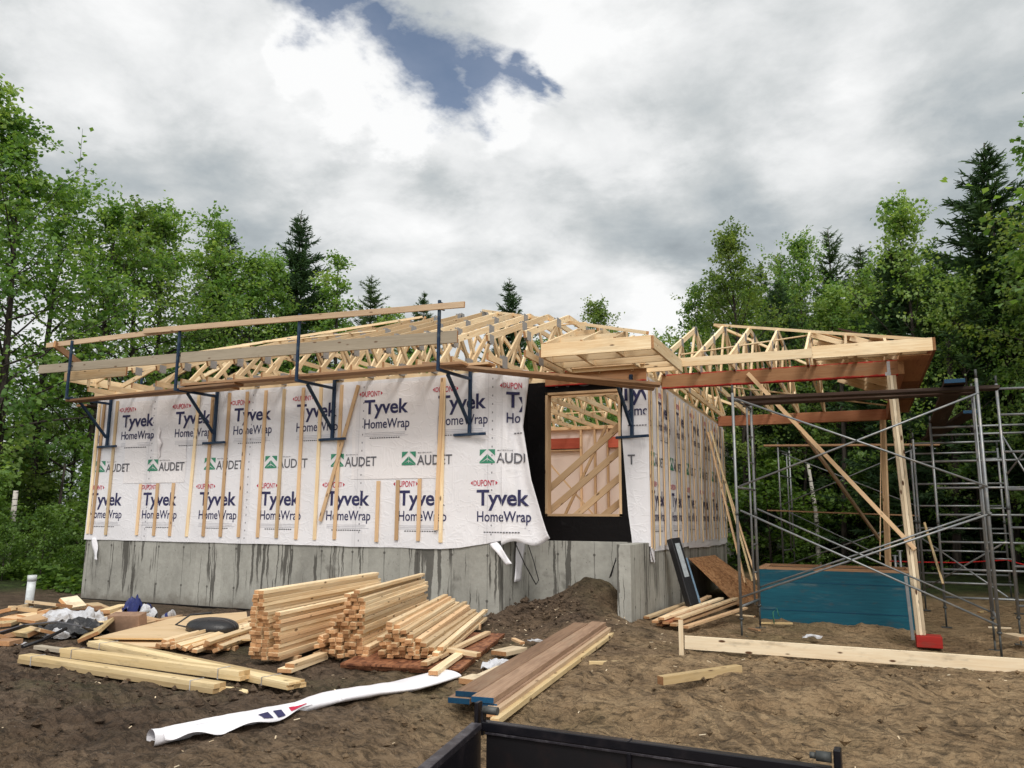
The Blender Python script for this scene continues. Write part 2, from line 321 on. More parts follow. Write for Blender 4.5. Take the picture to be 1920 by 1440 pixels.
def f_leaf(c0, c1, c2, trans=0.45):
    def fn(t, b):
        ti = t.attr('tint', 'Fac'); oi = t.node('ShaderNodeObjectInfo').outputs['Random']
        f = t.math('ADD', t.math('MULTIPLY', ti, 0.75), t.math('MULTIPLY', oi, 0.25))
        c = t.ramp(f, [(0.05, c0), (0.5, c1), (0.95, c2)])
        tr = t.node('ShaderNodeBsdfTranslucent'); t.put(tr.inputs[0], t.mix(1.0, c, (1.35, 1.3, 0.6), 'MULTIPLY'))
        mx = t.node('ShaderNodeMixShader'); mx.inputs[0].default_value = trans
        t.l.new(b.outputs[0], mx.inputs[1]); t.l.new(tr.outputs[0], mx.inputs[2])
        t.l.new(mx.outputs[0], t.n['Material Output'].inputs[0])
        return c
    return fn
mat('leaf_maple', f_leaf((0.075, 0.170, 0.040), (0.180, 0.320, 0.085), (0.34, 0.46, 0.165), 0.5), 0.5, 0.4)
mat('leaf_birch', f_leaf((0.06, 0.118, 0.030), (0.135, 0.220, 0.058), (0.25, 0.33, 0.10), 0.5), 0.5, 0.35)
mat('leaf_spruce', f_leaf((0.030, 0.066, 0.032), (0.060, 0.120, 0.055), (0.11, 0.19, 0.085), 0.35), 0.6, 0.3)
mat('leaf_larch', f_leaf((0.045, 0.09, 0.042), (0.09, 0.155, 0.07), (0.15, 0.23, 0.105), 0.4), 0.6, 0.3)
mat('leaf_fern', f_leaf((0.045, 0.10, 0.02), (0.10, 0.19, 0.035), (0.18, 0.29, 0.07)), 0.5, 0.4)
def f_bark(c0, c1):
    def fn(t, b):
        o = t.vmath('MULTIPLY', objco(t), (9, 9, 1.6)); n = t.noise(o, 2.0, 6, 0.65, 0.5); bump(t, b, n, 0.6, 0.02)
        return t.mix(t.smooth(n, 0.35, 0.65), c0, c1)
    return fn
mat('bark_dark', f_bark((0.018, 0.014, 0.012), (0.07, 0.058, 0.05)), 0.9)
def f_birch(t, b):
    o = objco(t); n = t.noise(t.vmath('MULTIPLY', o, (3, 3, 14)), 1.5, 4, 0.6); c = t.mix(t.smooth(n, 0.56, 0.62), (0.50, 0.47, 0.43), (0.03, 0.027, 0.025))
    return c
mat('bark_birch', f_birch, 0.8)

# ------------------------------------------------------------------ mesh helpers
ORG = {}                                   # world origin of every object that parts are built under
class MB:
    def __init__(s): s.v = []; s.f = []; s.mi = []; s.g = []; s.u = []; s.ti = []; s.smooth = []
    def add(s, verts, faces, mi=0, tint=0.5, grain=None, unit=None, smooth=False):
        o = len(s.v)
        for k, p in enumerate(verts):
            s.v.append(tuple(p)); s.g.append(tuple(grain[k]) if grain else tuple(p)); s.u.append(unit[k] if unit else (0, 0, 0)); s.ti.append(tint)
        for k, fc in enumerate(faces):
            s.f.append([o + q for q in fc]); s.mi.append(mi[k] if isinstance(mi, (list, tuple)) else mi); s.smooth.append(smooth)
    def bar(s, p0, p1, wd, th, up=(0, 0, 1), mi=0, me=None, tint=None, seed=None):
        # a board from p0 to p1 along its axis, wd across, th along 'up'
        p0, p1, up = Vector(p0), Vector(p1), Vector(up)
        d = (p1 - p0); L = d.length; d.normalize()
        sd = d.cross(up).normalized(); uu = sd.cross(d).normalized()
        V, gr, un = [], [], []
        off = rng.random(3) * 40
        for l, e in ((0, p0), (1, p1)):
            for a, b in ((-1, -1), (1, -1), (1, 1), (-1, 1)):
                V.append(e + sd * (a * wd / 2) + uu * (b * th / 2))
                gr.append((l * L + off[0], a * wd / 2 + off[1], b * th / 2 + off[2])); un.append((l - .5, a * .5, b * .5))
        Fc = [(0, 1, 2, 3), (7, 6, 5, 4), (0, 4, 5, 1), (1, 5, 6, 2), (2, 6, 7, 3), (3, 7, 4, 0)]
        me = mi if me is None else me
        s.add(V, Fc, [me, me, mi, mi, mi, mi], rng.random() if tint is None else tint, gr, un)
    def box(s, a, b, mi=0, tint=0.5):
        a, b = Vector(a), Vector(b); c = (a + b) / 2; e = b - a
        s.bar((a.x, c.y, c.z), (b.x, c.y, c.z), abs(e.y), abs(e.z), (0, 0, 1), mi, mi, tint)
    def tube(s, pts, r, n=8, mi=0, tint=0.5, cap=True):
        pts = [Vector(p) for p in pts]; rs = r if isinstance(r, (list, tuple)) else [r] * len(pts)
        V = []; prev = None
        for i, p in enumerate(pts):
            d = (pts[min(i + 1, len(pts) - 1)] - pts[max(i - 1, 0)]).normalized()
            a = prev if prev is not None else (Vector((0, 0, 1)) if abs(d.z) < 0.9 else Vector((1, 0, 0)))
            a = (a - d * a.dot(d)).normalized(); prev = a; b = d.cross(a)
            for k in range(n):
                t = 2 * math.pi * k / n; V.append(p + (a * math.cos(t) + b * math.sin(t)) * rs[i])
        Fc = [(i * n + k, i * n + (k + 1) % n, (i + 1) * n + (k + 1) % n, (i + 1) * n + k) for i in range(len(pts) - 1) for k in range(n)]
        s.add(V, Fc, mi, tint, None, None, True)
        if cap:
            o = len(s.v) - len(V)
            for fc in ([o + k for k in range(n)][::-1], [o + (len(pts) - 1) * n + k for k in range(n)]):
                s.f.append(fc); s.mi.append(mi); s.smooth.append(False)
    def grid(s, fn, nu, nv, mi=0, thick=None, smooth=True, tint=0.5):
        V = [fn(i / nu, j / nv) for j in range(nv + 1) for i in range(nu + 1)]
        Fc = [(j * (nu + 1) + i, j * (nu + 1) + i + 1, (j + 1) * (nu + 1) + i + 1, (j + 1) * (nu + 1) + i) for j in range(nv) for i in range(nu)]
        s.add(V, Fc, mi, tint, None, None, smooth)
    def build(s, name, mats, parent=None, origin=None, bevel=0, solid=0):
        me = bpy.data.meshes.new(name)
        o3 = ORG[parent.name] if parent is not None else Vector(origin) if origin is not None else Vector((0, 0, 0))
        V = np.array(s.v, float).reshape(-1, 3) - np.array(o3)
        me.from_pydata(V.tolist(), [], s.f)
        for mm in ([mats] if isinstance(mats, str) else mats): me.materials.append(MATS[mm])
        me.polygons.foreach_set('material_index', s.mi); me.polygons.foreach_set('use_smooth', s.smooth)
        for nm, ty, dat in (('grain', 'FLOAT_VECTOR', s.g), ('unit', 'FLOAT_VECTOR', s.u), ('tint', 'FLOAT', s.ti)):
            at = me.attributes.new(nm, ty, 'POINT'); at.data.foreach_set('vector' if ty == 'FLOAT_VECTOR' else 'value', np.array(dat, np.float32).ravel())
        me.update()
        ob = bpy.data.objects.new(name, me); COL.objects.link(ob)
        if parent is not None: ob.parent = parent
        else: ob.location = o3
        ORG[ob.name] = o3
        if solid:
            md = ob.modifiers.new('thickness', 'SOLIDIFY'); md.thickness = solid; md.offset = 0
        if bevel:
            md = ob.modifiers.new('bevel', 'BEVEL'); md.width = bevel; md.segments = 2; md.limit_method = 'ANGLE'
        return ob
def tag(o, label=None, cat=None, group=None, kind=None):
    if label: o['label'] = label
    if cat: o['category'] = cat
    if group: o['group'] = group
    if kind: o['kind'] = kind
    return o
def thing(name, label, cat, loc, group=None):
    o = bpy.data.objects.new(name, None); COL.objects.link(o); o.location = loc; o.empty_display_size = 0.2
    ORG[o.name] = Vector(loc); return tag(o, label, cat, group)

class BARS:                                  # each bar its own mesh
    def __init__(s, nm, mats, par): s.a = (nm, mats, par)
    def bar(s, *q, **k): m_ = MB(); m_.bar(*q, **k); return m_.build(*s.a)
    def box(s, *q, **k): m_ = MB(); m_.box(*q, **k); return m_.build(*s.a)
# smooth value noise for shapes
_perm = np.random.default_rng(3).random((256, 256))
def vnoise(x, y):
    x = np.asarray(x, float); y = np.asarray(y, float)
    xi = np.floor(x).astype(int); yi = np.floor(y).astype(int); fx = x - xi; fy = y - yi
    fx = fx * fx * (3 - 2 * fx); fy = fy * fy * (3 - 2 * fy)
    a = _perm[xi % 256, yi % 256]; b = _perm[(xi + 1) % 256, yi % 256]; c = _perm[xi % 256, (yi + 1) % 256]; d = _perm[(xi + 1) % 256, (yi + 1) % 256]
    return (a * (1 - fx) + b * fx) * (1 - fy) + (c * (1 - fx) + d * fx) * fy - 0.5
def fbm(x, y, o=4, g=0.5, l=2.03):
    s = 0; a = 1.0
    for k in range(o): s = s + a * vnoise(x * l ** k + 17.3 * k, y * l ** k + 9.1 * k); a *= g
    return s

# ------------------------------------------------------------------ ground
def bumpf(x, y, cx, cy, rx, ry, h): return h * np.exp(-((x - cx) / rx) ** 2 - ((y - cy) / ry) ** 2)
def GS(x, y):                                # broad shape of the dug-over site
    x = np.asarray(x, float); y = np.asarray(y, float)
    z = 0.0 * x + 0.05 * fbm(x * 0.45, y * 0.45, 3)
    rt = 1 / (1 + np.exp(-(x + 2.0) * 1.6)) * 1 / (1 + np.exp(-(y - 10.6) * 1.6))
    z = z - 0.20 * rt
    z = z + 0.30 / (1 + np.exp(-(y - 16.5) * 1.3)) / (1 + np.exp(-(x + 1.0)))
    z = z - 0.09 / (1 + np.exp(-(y - 10.3) * 3)) / (1 + np.exp((x + 5.6) * 3))
    z = z + bumpf(x, y, -3.85, 12.1, 0.62, 0.62, 0.50) + bumpf(x, y, -3.9, 11.3, 0.85, 1.0, 0.22) + bumpf(x, y, -4.75, 11.35, 0.35, 0.55, 0.16)
    z = z + bumpf(x, y, -2.9, 10.3, 0.9, 0.8, 0.12) + bumpf(x, y, -2.2, 5.2, 1.0, 0.9, -0.10) + bumpf(x, y, -6.4, 4.6, 1.3, 0.5, 0.10)
    z = z + bumpf(x, y, 0.8, 13.1, 0.8, 0.7, -0.13) + bumpf(x, y, -0.6, 8.6, 2.6, 0.5, 0.10) + bumpf(x, y, -0.2, 14.0, 0.9, 0.22, 0.10)
    z = z + 0.35 / (1 + np.exp(-(y - 23) * 0.6)) + 0.25 / (1 + np.exp((x + 16.5) * 0.9))
    return z
def G(x, y): return float(GS(x, y))
def axis(a, b, lo, hi, st):
    fine = list(np.arange(a, b, st)); L = []; p = a; s_ = st
    while p > lo: s_ *= 1.12; p -= s_; L.append(p)
    Rr = []; p = fine[-1]; s_ = st
    while p < hi: s_ *= 1.12; p += s_; Rr.append(p)
    return np.array(L[::-1] + fine + Rr)
xs = axis(-9.5, 2.6, -900, 900, 0.028); ys = axis(3.4, 13.6, -300, 1200, 0.030)
X, Y = np.meshgrid(xs, ys)
Z = GS(np.clip(X, -60, 60), np.clip(Y, -5, 60))
near = np.clip(1.6 - np.hypot(np.maximum(np.abs(X + 3.4) - 6.0, 0), np.maximum(np.abs(Y - 8.5) - 5.1, 0)), 0, 1)
wetl = 1 / (1 + np.exp((X + 4.4) * 1.1))
cl = fbm(X * 3.1, Y * 3.1, 4, 0.55); rg = 0.5 - np.abs(fbm(X * 5.3 + 5, Y * 5.3, 3, 0.5)); fine = fbm(X * 13, Y * 13, 3, 0.6)
track = np.sin(X * 1.0 + Y * 4.2 + 2.5 * fbm(X * 1.2, Y * 1.2, 2)) * (X > -2.5) * np.clip(9.5 - Y, 0, 1)
ac = Y * .8 - X * .6 + .35 * fbm(X * .7, Y * .7, 2); rut = -(np.exp(-((ac - 6.1) / .16) ** 2) + np.exp(-((ac - 7.5) / .16) ** 2) + .8 * np.exp(-((ac - 5.0) / .13) ** 2)) * np.clip(X + 2.4, 0, 1) + .5 * np.exp(-((ac - 6.5) / .15) ** 2) * np.clip(X + 2.4, 0, 1)
Z = Z + near * (0.055 * cl + 0.035 * rg + (0.022 + 0.03 * wetl * np.clip(7.0 - Y, 0, 1)) * fine + 0.045 * track + 0.05 * rut)
me = bpy.data.meshes.new('ground'); ny, nx = X.shape
me.vertices.add(nx * ny); me.vertices.foreach_set('co', np.stack([X, Y, Z], -1).astype(np.float32).ravel())
ii = np.arange(nx * ny).reshape(ny, nx); q = np.stack([ii[:-1, :-1], ii[:-1, 1:], ii[1:, 1:], ii[1:, :-1]], -1).reshape(-1, 4)
me.loops.add(q.size); me.loops.foreach_set('vertex_index', q.ravel().astype(np.int32)); me.polygons.add(len(q))
me.polygons.foreach_set('loop_start', np.arange(0, q.size, 4, dtype=np.int32)); me.polygons.foreach_set('use_smooth', np.ones(len(q), bool))
at = me.attributes.new('forest', 'FLOAT', 'POINT')
edge = np.maximum(np.maximum((Y - 21.5) / 1.5, (-15.8 - X + 0.25 * (Y - 9)) / 1.2), np.maximum((X - 3.4 + 0.12 * (Y - 16)) / 1.5, (Y - 17.5) / 1.5 * (X > 1.0)))
at.data.foreach_set('value', np.clip(edge + 0.6 * fbm(X * 0.8, Y * 0.8, 3), 0, 1).astype(np.float32).ravel())
me.update(calc_edges=True); me.materials.append(MATS['mud'])
gr_o = bpy.data.objects.new('ground', me); COL.objects.link(gr_o); tag(gr_o, kind='structure')

# ------------------------------------------------------------------ lettering
_txt = {}
def text_mesh(s, bold=0.0, spacing=1.0):
    k = (s, bold, spacing)
    if k not in _txt:
        cu = bpy.data.curves.new('lettering', 'FONT'); cu.body = s; cu.size = 1; cu.offset = bold; cu.space_character = spacing; cu.resolution_u = 3
        o = bpy.data.objects.new('lettering', cu); COL.objects.link(o)
        mm = bpy.data.meshes.new_from_object(o.evaluated_get(bpy.context.evaluated_depsgraph_get()))
        V = np.array([v.co[:] for v in mm.vertices]); Fc = [list(p.vertices) for p in mm.polygons]
        bpy.data.objects.remove(o); bpy.data.curves.remove(cu); bpy.data.meshes.remove(mm)
        V[:, 0] -= V[:, 0].min(); _txt[k] = (V[:, :2], Fc, V[:, 0].max(), V[:, 1].max())
    return _txt[k]
def put_text(mb, s, x0, z0, width, cap, frame, mi, bold=0.0, spacing=1.0, lens=0.0, capref=None):
    V, Fc, wd, hg = text_mesh(s, bold, spacing); hg = capref or hg
    out = []
    for a, b in V:
        u = a / wd; vv = b / hg * cap
        if lens: vv = cap / 2 + (vv - cap / 2) * (1 - lens * (2 * u - 1) ** 2)
        out.append(frame(x0 + u * width, z0 + vv))
    mb.add(out, Fc, mi)
PM = ['print_navy', 'print_grey', 'print_red', 'print_green', 'print_faint']
def quadf(mb, frame, pts, mi): mb.add([frame(*p) for p in pts], [tuple(range(len(pts)))], mi)
def brand_block(nx, frame, x, z, sc=1.0):    # x,z: left end of the big word's baseline
    mb = nx('printed_word')
    put_text(mb, 'Tyvek', x, z, 0.85 * sc, 0.235 * sc, frame, 0, 0.022, 0.97)
    mb = nx('printed_word')
    put_text(mb, 'HomeWrap', x + 0.01, z - 0.245 * sc, 0.87 * sc, 0.155 * sc, frame, 0, 0.010, 1.0)
    mb = nx('printed_emblem')
    put_text(mb, 'DUPONT', x - 0.055, z + 0.29, 0.36, 0.098, frame, 2, 0.012, 1.0, 0.28)
    for sx, x1 in ((-1, x - 0.070), (1, x + 0.320)):
        quadf(mb, frame, [(x1, z + 0.306), (x1, z + 0.372), (x1 + sx * 0.035, z + 0.339)], 2)
    mb = nx('small_print')
    for k, (a, b) in enumerate(((0.03, 0.80), (0.03, 0.80), (0.02, 0.86))):
        zz = z - 0.325 - 0.026 * k; quadf(mb, frame, [(x + a, zz), (x + b, zz), (x + b, zz + 0.005), (x + a, zz + 0.005)], 4)
    for k in range(13):
        a = x + 0.13 + k * 0.045; zz = z - 0.415; quadf(mb, frame, [(a, zz), (a + 0.032, zz), (a + 0.032, zz + 0.017), (a, zz + 0.017)], 1)
def store_block(nx, frame, x, z):            # green chevron square and the store's name
    mb = nx('printed_emblem')
    wq, hq = 0.26, 0.215; t_ = 0.022
    def band(c):                             # one chevron stripe: c is how far below the top its peak lies
        h2 = wq / 2
        for s_ in (-1, 1):
            xm = x + h2 + s_ * 0.004; xe = x + h2 + s_ * h2
            zt, zb = z + hq - c, z + hq - c - 0.062
            drop = 0.115
            pts = [(xm, zt), (xe, max(z, zt - drop)), (xe, max(z, zb - drop)), (xm, zb)]
            quadf(mb, frame, pts, 3)
    band(0.075); band(0.155)
    for s_ in (-1, 1):
        xe = x + wq / 2 + s_ * wq / 2; xm = x + wq / 2
        quadf(mb, frame, [(xm + s_ * 0.012, z + hq), (xe, z + hq), (xe, z + hq - 0.10), ], 3)
        quadf(mb, frame, [(xm, z + hq - 0.245 + 0.06), (xm + s_ * 0.105, z), (xm, z)], 3)
    mb = nx('printed_word')
    put_text(mb, 'AUDET', x + 0.285, z, 0.63, 0.155, frame, 1, 0.012, 1.0)
    put_text(mb, 'MATÉRIAUX', x + 0.30, z + 0.183, 0.25, 0.026, frame, 1, 0.01, 1.25)

# ------------------------------------------------------------------ the house
HX0, HX1, HR, HYF, HYD, HYB = -13.85, -5.02, -3.0, 11.1, 12.2, 19.9
FT, FL, WT = 1.16, 1.52, 3.76
house = thing('house_shell', 'unfinished house in white wrap on a grey concrete foundation under bare roof trusses', 'house', (-8.4, 15.5, 0))
mb = MB(); tk = 0.2
mb.box((HX0, HYF, -0.9), (HX1, HYF + tk, FT)); mb.box((HX1 - tk, HYF + tk, -0.9), (HX1, HYD, FT - .002))
mb.box((HX1 - tk, HYD, -0.9), (HR - tk, HYD + tk, FT)); mb.box((HR - tk, HYF, -0.9), (HR, HYB, FT - .003))
mb.box((HX0, HYF + tk, -0.9), (HX0 + tk, HYB, FT - .001)); mb.box((HX0 + tk, HYB - tk, -0.9), (HR - tk, HYB, FT))
mb.build('foundation', 'concrete', house, bevel=0.008)
mb = MB()                                    # dark footing strip where the backfill stops short
mb.box((HX0 - 0.06, HYF - 0.09, -0.9), (HX1 - 0.35, HYF - 0.002, -0.055)); mb.build('footing', 'membrane_black', house)
mb = MB(); mb.box((HX0 + .25, HYF + .25, FL - .3), (HX1 - .25, HYB - .25, FL)); mb.box((HX1 - .249, HYD + .25, FL - .3), (HR - .25, HYB - .25, FL)); mb.build('floor_deck', 'subfloor', house)
# black tar-paper sheathing all round, seen wherever the wrap is open
mb = MB(); t2 = 0.15
mb.box((HX0 + .012, HYF + .012, FT + .004), (HX1 - .012, HYF + t2, WT)); mb.box((HX1 - t2, HYF + t2, FT + .004), (HX1 - .012, HYD + .02, WT))
OL, OR_, OB, OT = P(1022, 968, y=HYD).x, P(1166, 968, y=HYD).x, FL + 0.03, WT - 0.18
mb.box((HX1 - t2, HYD + .02, FT + .004), (OL, HYD + .02 + t2, WT)); mb.box((OR_, HYD + .02, FT + .004), (HR - .012, HYD + .02 + t2, WT))
mb.box((OL, HYD + .02, FT + .004), (OR_, HYD + .02 + t2, OB)); mb.box((OL, HYD + .02, OT), (OR_, HYD + .02 + t2, WT))
mb.box((HR - t2, HYD + .02 + t2, FT + .004), (HR - .012, HYB - .02, WT)); mb.box((HX0 + .012, HYF + t2, FT + .004), (HX0 + t2, HYB - .02, WT))
mb.box((HX0 + t2, HYB - t2, FT + .004), (HR - t2, HYB - .02, WT))
shth = mb.build('sheathing', 'membrane_black', house)
mb = MB()
fr_m = lambda u, z: Vector((u, HYD + 0.016, z))
put_text(mb, '178', P(1040, 700, y=HYD).x, 3.66, 0.62, 0.16, fr_m, 0, 0.01); mb.build('stamped_number', 'membrane_print', shth)
mb = MB()                                    # rough opening frame
for a, b in (((OL + .02, HYD + .09, OB), (OL + .02, HYD + .09, OT)), ((OR_ - .02, HYD + .09, OB), (OR_ - .02, HYD + .09, OT))): mb.bar(a, b, .17, .04, (1, 0, 0), 0, 1)
mb.bar((OL, HYD + .09, OB + .02), (OR_, HYD + .09, OB + .02), .17, .038, (0, 0, 1), 0, 1); mb.bar((OL, HYD + .09, OT - .02), (OR_, HYD + .09, OT - .02), .17, .038, (0, 0, 1), 0, 1)
mb.build('doorway_frame', ['wood_warm', 'wood_end'], house)
mb = BARS('top_plate', ['wood_cream', 'wood_end'], house)                                    # plates along the wall tops
for a, b in (((HX0, HYF + .075, 0), (HX1, HYF + .075, 0)), ((HX1 - .075, HYF + .15, 0), (HX1 - .075, HYD, 0)), ((HX1, HYD + .095, 0), (HR, HYD + .095, 0)), ((HR - .075, HYD + .17, 0), (HR - .075, HYB - .15, 0)),
             ((HX0 + .075, HYF + .15, 0), (HX0 + .075, HYB - .15, 0)), ((HX0, HYB - .075, 0), (HR, HYB - .075, 0))):
    mb.bar((*a[:2], WT + .0385), (*b[:2], WT + .0385), .14, .075, (0, 0, 1), 0, 1)

# the room behind the doorway
PY = 19.55

mb = MB(); mb.box((-12.0, PY, FL + .002), (HR - .2, PY + .03, 3.80)); mb.build('partition', 'poly_warm_bounce', house)
mb = BARS('partition_stud', ['wood_warm', 'wood_end'], house)
for u in (P(1026, 850, y=PY).x - .6, P(1091, 850, y=PY).x, P(1117, 850, y=PY).x, P(1141, 850, y=PY).x, -5.2, -4.5): mb.bar((u, PY - .05, FL), (u, PY - .05, 3.80), .045, .09, (0, 1, 0), 0, 1)
mb.bar((-11, PY - .05, 3.845), (HR - .2, PY - .05, 3.845), .10, .085, (0, 0, 1), 0, 1)
mb.bar((-9.3, PY - .052, 3.27), (P(1091, 800, y=PY).x - .03, PY - .052, 3.27), .085, .03, (0, 0, 1), 0, 1)
mb = BARS('header', 'header_red', house); a = P(1091, 800, y=PY).x - .03; mb.bar((-9.3, PY - .055, 3.45), (a, PY - .055, 3.45), .08, .27); b0 = P(1139, 800, y=PY).x + .03; mb.bar((b0, PY - .055, 3.45), (b0 + 1.2, PY - .055, 3.45), .08, .27)
mb = MB(); mb.bar((-7.2, 13.9, 3.83), (HR - .2, 13.9, 3.83), .045, .13, (0, 0, 1), 0, 1); mb.build('ceiling_beam', ['wood_warm', 'wood_end'], house)
def brace(px0, py0, px1, py1, y0, y1, wd=.09): 
    m_ = MB(); a, b = P(px0, py0, y=y0), P(px1, py1, y=y1); d = (b - a).normalized(); m_.bar(a - d * .1, b + d * .1, .04, wd, (0, 0, 1), 0, 1); m_.build('brace', ['wood_warm', 'wood_end'], house)
for q in ((1026, 920, 1166, 795, 12.45), (1026, 962, 1166, 842, 12.46), (1085, 962, 1168, 890, 12.47), (1138, 962, 1168, 938, 12.48)): brace(*q[:4], q[4], q[4], .10)
brace(1062, 960, 1134, 805, 17.2, 17.2, .06); brace(1027, 865, 1110, 962, 17.4, 17.4, .035)

# house wrap, front: a slightly slack skin 15 mm proud of the sheathing
def slackA(x, z):
    k = 0.012 * float(fbm(x * 1.1, z * 1.3, 3)) + 0.004 * float(fbm(x * 5, z * 4 + x, 2))
    lo = max(0.0, 1.5 - z) / 0.5
    return k + 0.02 * lo * (0.5 + float(fbm(x * 1.6 + 3, 0.5, 2)))
def wrapA(x, z, off=0.0): return Vector((x, HYF - 0.012 - max(-0.008, slackA(x, z)) - off, z))
def botA(x):
    b = 1.05 - 0.02 * (x + 13.8) / 8.8
    b += 0.012 * float(fbm(x * 2.2, 3.1, 3))
    e = max(0.0, (x + 6.1)) / 1.1
    return b + 0.14 * min(1.0, e) ** 1.6
wrap = None
mb = MB(); XA0, XA1 = HX0 - 0.02, HX1 + 0.03
mb.grid(lambda a, b: wrapA(XA0 + a * (XA1 - XA0), botA(XA0 + a * (XA1 - XA0)) + b * (3.78 - botA(XA0 + a * (XA1 - XA0)))), 180, 56)
wrap = mb.build('house_wrap', 'wrap_white', house)
mb = MB(); mb.grid(lambda a, b: Vector((HX0 - 0.012 - 0.01 * float(fbm(a * 9, b * 3, 2)), HYF - .01 + a * (HYB - HYF), 1.05 + b * 2.73)), 60, 20); mb.build('wrap_end', 'wrap_white', wrap)
# loose flap curling round the front corner
flapR = [(3.72, 712), (2.95, 790), (2.0, 900), (1.32, 990), (1.16, 1004)]
def flap(a, b):
    zt, zb = 3.79, 1.10 + 0.05 * math.sin(a * 7) + 0.08 * a
    z = zb + b * (zt - zb)
    e = np.interp(z, [1.1, 1.3, 2.1, 2.9, 3.8], [0.80, 0.70, 0.46, 0.33, 0.44])
    c = 0.05 * math.sin(a * 8 + z * 1.3) * a + 0.03 * float(fbm(a * 4, z * 2, 2))
    u = a * e
    return Vector((HX1 + 0.03 + u * 0.86 - c * .4, HYF - 0.02 + u * 0.50 + c + 0.10 * a * max(0, 1.5 - z), z))
mb = MB(); mb.grid(flap, 22, 44); mb.build('wrap_flap', 'wrap_white', wrap, solid=0.003)
# right of the doorway
WRL = [(P(1168, 700, y=HYD).x, 3.78), (P(1166, 830, y=HYD).x, 2.9), (P(1178, 960, y=HYD).x, 1.6), (P(1185, 1012, y=HYD).x, 1.2)]
def wrapD(a, b):
    z = 1.10 + b * 2.70; x0 = float(np.interp(z, [q[1] for q in WRL[::-1]], [q[0] for q in WRL[::-1]]))
    return Vector((x0 + a * (HR + 0.03 - x0), HYD - 0.004 - 0.008 * float(fbm(a * 3, z * 2, 2)), z))
mb = MB(); mb.grid(wrapD, 12, 40); mb.build('wrap_doorway_return', 'wrap_white', wrap)
def slackB(y, z): return 0.012 * float(fbm(y * 1.7 + 8, z * 1.5, 3)) + 0.02 * max(0, 1.6 - z) * float(fbm(y * 3.5, z * 6 - y * 5, 2) + .4)
def wrapB(y, z, off=0.0): return Vector((HR + 0.014 + max(-.008, slackB(y, z)) + off, y, z))
def botB(y): return 1.02 + 0.05 * float(fbm(y * 1.1, 4, 2)) - (0.16 if y < 12.45 else 0.0) - 0.05 * (y > 15.2)
mb = MB(); mb.grid(lambda a, b: wrapB(HYD - .01 + a * (HYB - HYD), botB(HYD + a * (HYB - HYD)) + b * (3.76 - botB(HYD + a * (HYB - HYD)))), 110, 46); mb.build('wrap_side', 'wrap_white', wrap)
# pasted patches over the window openings and the torn slit
PATCH = [(P(238, 830, y=HYF).x, P(352, 830, y=HYF).x, 1.5 + 0.62, 3.70), (P(663, 800, y=HYF).x, P(822, 800, y=HYF).x, 1.5 + 0.63, 3.72)]
for x0, x1, z0_, z1_ in PATCH:
    mb = MB(); mb.grid(lambda a, b: wrapA(x0 + a * (x1 - x0) + .012 * math.sin(b * 9), z0_ + b * (z1_ - z0_), 0.006 + 0.005 * math.sin(a * 3 + b * 4) ** 2), 30, 30); mb.build('wrap_patch', 'wrap_patch', wrap)
mb = MB(); tx = P(303, 800, y=HYF).x
mb.grid(lambda a, b: wrapA(tx + 0.03 * math.sin(b * 5) + (a - .5) * (0.09 + .05 * math.sin(b * 17)) * math.sin(math.pi * b) ** .4, 2.55 + b * 0.66, 0.014 + 0.10 * (a * (1 - a) * 2 + .2 * a) * math.sin(math.pi * b)), 8, 16); mb.build('torn_flap', 'wrap_patch', wrap, solid=.002)
# printing
def in_patch(x0, x1, za, zb):
    for a, b, c, d in PATCH:
        if x1 > a - .03 and x0 < b + .03 and zb > c and za < d: return 0.012
    return 0.0
def frA(x, z):
    if x > HX1 + 0.03:                        # the print runs on round the corner on to the flap
        e = float(np.interp(z, [1.1, 1.3, 2.1, 2.9, 3.8], [0.80, 0.70, 0.46, 0.33, 0.44])); a = (x - HX1 - .03) / e
        if a <= 1.0:
            zt, zb = 3.79, 1.10 + 0.05 * math.sin(a * 7) + 0.08 * a
            v = flap(a, (z - zb) / (zt - zb)); return v + Vector((0.50, -0.86, 0)) * 0.016
        return Vector((99.0, 0, z))
    return wrapA(x, z, 0.004 + in_patch(x, x, z, z))
def cut(mb, xmin=None, xmax=None, key=0):    # drop faces that fall outside the sheet
    keep = [k for k, fc in enumerate(mb.f) if all((xmin is None or mb.v[i][key] >= xmin) and (xmax is None or mb.v[i][key] <= xmax) for i in fc)]
    mb.f = [mb.f[k] for k in keep]; mb.mi = [mb.mi[k] for k in keep]; mb.smooth = [mb.smooth[k] for k in keep]
def printed(fn, xmin=None, xmax=None, key=0, par=None):
    made = []
    def nx(nm): made.append((nm, MB())); return made[-1][1]
    fn(nx)
    for nm, m_ in made:
        n0 = len(m_.f); cut(m_, xmin, xmax, key)
        if m_.f and len(m_.f) > (.14 if xmax == 0 else .02) * n0: m_.build(nm, PM, par or wrap)
for k in range(-1, 6): printed(lambda m_: brand_block(m_, frA, -13.14 + 1.405 * k, 1.5 + 1.71), HX0 + .03, HX1 + .02)
printed(lambda m_: brand_block(m_, frA, -4.93, 1.5 + 1.71), HX0, HX1 + .33)
for k in range(-1, 6): printed(lambda m_: store_block(m_, frA, -12.35 + 1.397 * k, 1.5 + 0.845), HX0 + .03, 0)
for k in range(-1, 6): printed(lambda m_: brand_block(m_, frA, -12.41 + 1.40 * k, 1.5 + 0.205), HX0 + .03, 0)
printed(lambda m_: brand_block(m_, frA, -4.50, 1.5 + 0.21), HX0, 0)
frD = lambda u, z: Vector((u, HYD - 0.016, z))
printed(lambda m_: brand_block(m_, frD, P(1172, 800, y=HYD).x - .08, 1.5 + 1.88), P(1170, 800, y=HYD).x, HR + .02)
